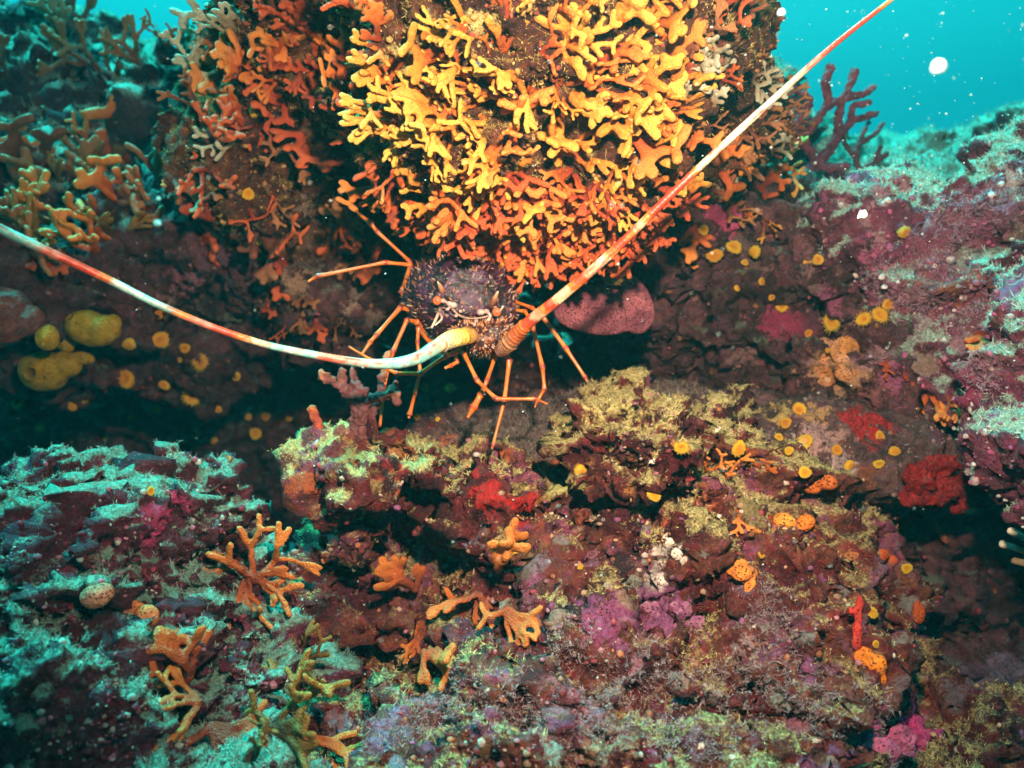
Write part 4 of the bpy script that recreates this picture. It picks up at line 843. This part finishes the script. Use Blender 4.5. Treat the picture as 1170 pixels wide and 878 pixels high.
# ---------------------------------------------------------------- fuzzy turf, nodules and drifting flakes
def fuzz(rock_o, n, length, width, ca, cb, name, label, thr=0.35, up=0.35, patches=None):
    me = rock_o.data; co = get_co(me); no = get_no(me)
    a = np.empty(len(co), np.float32); me.attributes['turf'].data.foreach_get('value', a)
    px = co[:, 0]/np.maximum(co[:, 1], .1)/K + 585; py = 439 - co[:, 2]/np.maximum(co[:, 1], .1)/K
    vis = (px > -60) & (px < 1230) & (py > -60) & (py < 940) & ((no*co).sum(1) < .25*np.linalg.norm(co, axis=1))
    if patches is None:
        wgt = np.clip(a + fbm(co*90, 2)*.5 - thr, 0, 1)
    else:
        wgt = np.zeros(len(co), np.float32)
        for x, y, r_ in patches:
            h = hit(x, y, [rock_o])
            if h: wgt = np.maximum(wgt, np.clip(1.3 - np.linalg.norm(co - np.array(h[0]), axis=1)/(r_*K*h[0].y) + fbm(co*60, 2)*.6, 0, 1))
    wgt = wgt*vis/np.maximum(co[:, 1], .3)**2
    idx = RNG.choice(len(co), n, p=wgt/wgt.sum())
    r = RNG.normal(size=(n, 3)).astype(np.float32)
    p = co[idx] + r*0.0012; d = no[idx]*.8 + RNG.normal(size=(n, 3))*.9 + np.array([0, -.1, up]); d /= np.linalg.norm(d, axis=1)[:, None]
    L = (length*RNG.uniform(.4, 1.3, n)*(.7+.6*RNG.random(n)))[:, None]
    s = np.cross(d, RNG.normal(size=(n, 3))); s /= np.linalg.norm(s, axis=1)[:, None]; s *= width*RNG.uniform(.6, 1.4, n)[:, None]
    bend = RNG.normal(size=(n, 3))*.35*L
    p = p - d*.001
    V = np.stack([p-s, p+s, p+d*L*.55+bend*.3+s*.7, p+d*L*.55+bend*.3-s*.7, p+d*L+bend], 1).reshape(-1, 3)
    b = (np.arange(n)*5)[:, None]
    F = np.concatenate([b+np.array([0, 1, 2]), b+np.array([0, 2, 3]), b+np.array([3, 2, 4])], 0)
    m = np_mesh(name, V, F)
    u = RNG.random(n)[:, None]; c = np.array(ca)*(1-u) + np.array(cb)*u; c = c*RNG.uniform(.7, 1.2, n)[:, None]
    c5 = np.stack([c*.75, c*.75, c, c, c*1.15], 1).reshape(-1, 3); vcol(m, c5); m.materials.append(M_FUZZ)
    o = link(name, m); tag(o, label, 'algae', kind='stuff'); return o
fuzz(ledge, 130000, .0036, .00030, (.36, .28, .11), (.66, .54, .25), 'algae_turf', 'short yellowish algal turf covering the top of the ledge')
fuzz(left, 80000, .0034, .0003, (.15, .25, .19), (.30, .44, .36), 'algae_turf', 'pale algal turf covering the tops of the left rocks')
fuzz(slope, 80000, .0045, .0004, (.30, .38, .31), (.52, .64, .54), 'algae_turf', 'pale algal turf on the right slope')
fuzz(overhang, 90000, .0045, .00035, (.30, .19, .05), (.58, .42, .14), 'algae_turf', 'brown yellow turf between the fronds on the overhang', thr=-.05)
fuzz(far, 25000, .009, .0008, (.26, .36, .30), (.48, .58, .48), 'algae_turf', 'pale turf on the distant reef')
fuzz(floor_, 26000, .006, .0004, (.10, .07, .06), (.22, .16, .14), 'hydroid_turf', 'brown fuzzy hydroid turf on the crevice floor', patches=[(600,505,50),(560,490,40),(640,480,60),(760,440,60),(860,440,60),(700,430,60)])

def nodules(rock_o, n, rmin, rmax, cols, name, label):
    me = rock_o.data; co = get_co(me); no = get_no(me)
    px = co[:, 0]/co[:, 1]/K + 585; py = 439 - co[:, 2]/co[:, 1]/K
    vis = (px > -40) & (px < 1210) & (py > -40) & (py < 920) & ((no*co).sum(1) < 0)
    wgt = np.clip(fbm(co*25+70, 2)+.15, 0, 1)*vis/co[:, 1]**2; idx = RNG.choice(len(co), n, p=wgt/wgt.sum())
    bm = bmesh.new(); bmesh.ops.create_icosphere(bm, subdivisions=1, radius=1); bv = np.array([v.co[:] for v in bm.verts]); bf = np.array([[v.index for v in f.verts] for f in bm.faces]); bm.free()
    k = len(bv); r = (rmin*(rmax/rmin)**RNG.random(n)**1.5)[:, None, None]
    sc_ = RNG.uniform(.6, 1.4, (n, 1, 3)); jit = RNG.uniform(.8, 1.2, (n, k, 1))
    V = (co[idx][:, None, :] + bv[None]*r*sc_*jit).reshape(-1, 3); F = (bf[None] + (np.arange(n)*k)[:, None, None]).reshape(-1, 3)
    m = np_mesh(name, V, F); cc = np.array(cols)[RNG.integers(0, len(cols), n)]*RNG.uniform(.6, 1.3, (n, 1)); vcol(m, np.repeat(cc, k, axis=0)); m.materials.append(M_BRANCH)
    o = link(name, m); tag(o, label, 'crust', kind='stuff'); return o
nodules(ledge, 5000, .0009, .0038, [(.25,.04,.05),(.12,.02,.03),(.3,.12,.14),(.35,.2,.12),(.1,.05,.04),(.30,.10,.05),(.22,.06,.14),(.36,.26,.22)], 'coralline_nodules', 'knobbly maroon and tan coralline crust on the ledge')
nodules(left, 2500, .0009, .0035, [(.16,.02,.04),(.08,.01,.02),(.3,.3,.25),(.3,.1,.14)], 'coralline_nodules', 'knobbly maroon crust on the left rocks')
nodules(slope, 1800, .001, .005, [(.4,.08,.18),(.3,.08,.12),(.4,.25,.25),(.2,.06,.1),(.6,.5,.5)], 'coralline_nodules', 'knobbly pink crust on the right slope')
fuzz(far_hill, 50000, .009, .0008, (.26, .36, .30), (.48, .58, .48), 'algae_turf', 'pale turf on the hazy far slope', thr=.0)
fuzz(slope, 34000, .0045, .0004, (.26, .10, .16), (.46, .26, .32), 'hydroid_turf', 'pink lilac fuzzy turf on the face of the right slope', patches=[(1080,300,40),(1040,350,40),(1120,420,34),(1100,250,34),(1130,360,40),(1010,330,30),(1150,230,30)])
fuzz(ledge, 60000, .0034, .0003, (.20, .11, .12), (.40, .30, .30), 'hydroid_turf', 'greyish violet fuzzy turf low on the ledge', patches=[(860,760,60),(930,790,50),(800,820,60),(700,800,50),(600,830,60),(880,700,40),(980,840,50),(760,760,40),(500,820,50),(420,850,50),(650,740,30)])
nodules(overhang, 5000, .001, .0045, [(.25,.1,.04),(.4,.2,.06),(.15,.05,.03),(.5,.3,.1),(.3,.07,.04)], 'coralline_nodules', 'knobbly brown crust between the fronds')
nodules(wall, 4500, .0012, .005, [(.14,.05,.06),(.22,.1,.1),(.08,.03,.03),(.2,.08,.03),(.3,.05,.08)], 'coralline_nodules', 'knobbly brown violet crust on the crevice wall')
nodules(floor_, 2500, .001, .004, [(.16,.1,.09),(.22,.15,.13),(.1,.05,.05)], 'coralline_nodules', 'silty lumps on the crevice floor')

# drifting flakes in the water
n = 520; V = []; F = []; C = []
for i in range(n):
    x, y, d = random.uniform(-30, 1200), random.uniform(-30, 900), random.uniform(.35, .85)
    if i < 150: x, y, d = random.uniform(850, 1170), random.uniform(0, 200), random.uniform(.5, 1.5)
    if i > 470: d = random.uniform(.14, .28)
    h = hit(x, y)
    if h and h[0].y < d + .02: continue
    p = P(x, y, d); r = random.uniform(.25, .8)*K*d*1.0; e = random.uniform(1, 2.6); a = math.radians(random.uniform(10, 40)); b = len(V)
    ux = Vector((math.cos(a), 0, math.sin(a)))*r*e; uz = Vector((-math.sin(a), 0, math.cos(a)))*r; uy = Vector((0, r, 0))
    V += [p+ux, p-ux, p+uz, p-uz, p+uy, p-uy]; C += [random.choice(((.8, .8, .75), (.6, .7, .65), (.75, .6, .5)))]*6
    F += [(b+q[0], b+q[1], b+q[2]) for q in ((0,2,5),(2,1,5),(1,3,5),(3,0,5),(2,0,4),(1,2,4),(3,1,4),(0,3,4))]
m = mesh_vf('marine_snow', V, F); vcol(m, C); m.materials.append(M_SNOW); tag(link('marine_snow', m), 'fine pale specks drifting in the water', 'marine snow', kind='stuff')
def flake(px, py, d, r, label, c=(.85, .8, .82)):
    me = union([(Vector((0, 0, 0)), (r*K*d, r*K*d*.7, r*K*d*.8), .3), (Vector((-.4*r*K*d, 0, -.3*r*K*d)), (r*K*d*.8, r*K*d*.6, r*K*d*.6), -.4)], r*K*d*.18, 1, 2)
    co = get_co(me); set_co(me, co + get_no(me)*(fbm(co/(r*K*d)*1.5, 2)*.4*r*K*d)[:, None]); vcol(me, np.tile(c, (len(me.vertices), 1))); me.materials.clear(); me.materials.append(M_SNOW)
    o = link('drifting_flake', me); o.location = P(px, py, d); tag(o, label, 'drifting particle')
flake(1073, 76, .30, 6, 'large blurred white flake drifting in the blue water at upper right')
flake(893, 14, .5, 4, 'faint pale flake near the top edge beside the antenna tip', (.4, .45, .5))
flake(986, 245, .8, 6, 'white rounded flake above the turquoise ridge of the slope')
flake(180, 255, .5, 4, 'faint turquoise blurred flake in front of the left corals', (.15, .5, .55))
flake(181, 227, .5, 2.2, 'tiny turquoise flake just above the blurred one at left', (.2, .6, .6))
# ---------------------------------------------------------------- labels by place
WHERE = {'bright': ('yellow lobed coral frond', 'bright overhang cluster'), 'fringe': ('orange fingered coral frond', 'hanging fringe above lobster'),
 'left_flank': ('orange lobed coral frond', 'left overhang flank'), 'shade': ('dim red coral frond', 'shaded wall beside lobster'),
 'top_right': ('reddish brown coral frond', 'top right overhang corner'), 'silted': ('silted coral frond', 'turquoise patch'),
 'right_flank': ('orange coral frond', 'right overhang flank'), 'upper_left': ('olive coral frond', 'patch above left antenna'),
 'far_left': ('dull silted coral frond', 'far left reef'), 'cup_left': ('mustard yellow cup coral', 'dark wall below antenna'),
 'cup_shade': ('orange yellow cup coral', 'shaded wall above legs'), 'cup_under': ('tiny dim yellow cup coral', 'gap under lobster'),
 'cup_wall': ('yellow cup coral', 'wall beside pink slab'), 'cup_right': ('yellow cup coral', 'right recess')}
ORD = ['first','second','third','fourth','fifth','sixth','seventh','eighth','ninth','tenth','eleventh','twelfth','thirteenth','fourteenth','fifteenth','sixteenth','seventeenth','eighteenth','nineteenth','twentieth']
byc = {}
for o, px, py, c in THINGS:
    if c: byc.setdefault(c, []).append((py, px, o))
for c, L in byc.items():
    L.sort(key=lambda q: q[0]); what, where = WHERE[c]
    nr = max(1, min(6, round(len(L)/9)))
    rows = {1: [''], 2: ['upper', 'lower'], 3: ['top', 'middle', 'bottom'], 4: ['top', 'upper middle', 'lower middle', 'bottom'], 5: ['top', 'upper', 'middle', 'lower', 'bottom'], 6: ['top', 'second', 'third', 'fourth', 'fifth', 'bottom']}[nr]
    per = math.ceil(len(L)/nr)
    for k in range(nr):
        R = sorted(L[k*per:(k+1)*per], key=lambda q: q[1]); m = len(R)
        for i, (_, _, o) in enumerate(R):
            pos = 'leftmost' if i == 0 else ('rightmost' if i == m-1 else (ORD[i] + ' from left' if i < m/2 else ORD[m-1-i] + ' from right'))
            o['label'] = f"{what}, {pos} in {rows[k] + ' row, ' if rows[k] else ''}{where}"; o['group'] = f"{what.split(' ', 1)[1]}s on the {where}" if False else ('cup corals on the ' if 'cup' in what else 'coral fronds on the ') + where
for o, px, py, c in THINGS:
    if not c: o['group'] = 'scattered cup corals' if 'cup' in o['label'] else 'scattered orange coral fronds'

# ---------------------------------------------------------------- seabed and the water itself
V = []; F = []; n = 60
xs = np.linspace(-7, 7, n); X, Y = np.meshgrid(xs, xs + 4); pts = np.stack([X.ravel(), Y.ravel(), np.zeros(n*n)], 1); pts[:, 2] = -1.2 + fbm(pts*.6, 3)*.35
F = [(i*n+j, i*n+j+1, (i+1)*n+j+1, (i+1)*n+j) for i in range(n-1) for j in range(n-1)]
m = mesh_vf('seabed', pts, F); m.materials.append(M_FAR); tag(link('seabed', m), kind='structure')
hz = bmesh.new(); bmesh.ops.create_cube(hz, size=1, matrix=Matrix.Translation((0, 4, -.4)) @ Matrix.Diagonal((16, 16, 4.4, 1)))
m = bpy.data.meshes.new('haze'); hz.to_mesh(m); hz.free()
mt = bpy.data.materials.new('sea_water_haze'); mt.use_nodes = True; nn = mt.node_tree; nn.nodes.clear()
pv = nn.nodes.new('ShaderNodeVolumePrincipled'); oo = nn.nodes.new('ShaderNodeOutputMaterial'); nn.links.new(pv.outputs[0], oo.inputs['Volume'])
pv.inputs['Color'].default_value = (0.10, 0.72, 0.85, 1); pv.inputs['Density'].default_value = 0.014; pv.inputs['Anisotropy'].default_value = 0.0
m.materials.append(mt); tag(link('haze', m), 'clear blue green sea water round the reef', 'water', kind='stuff')
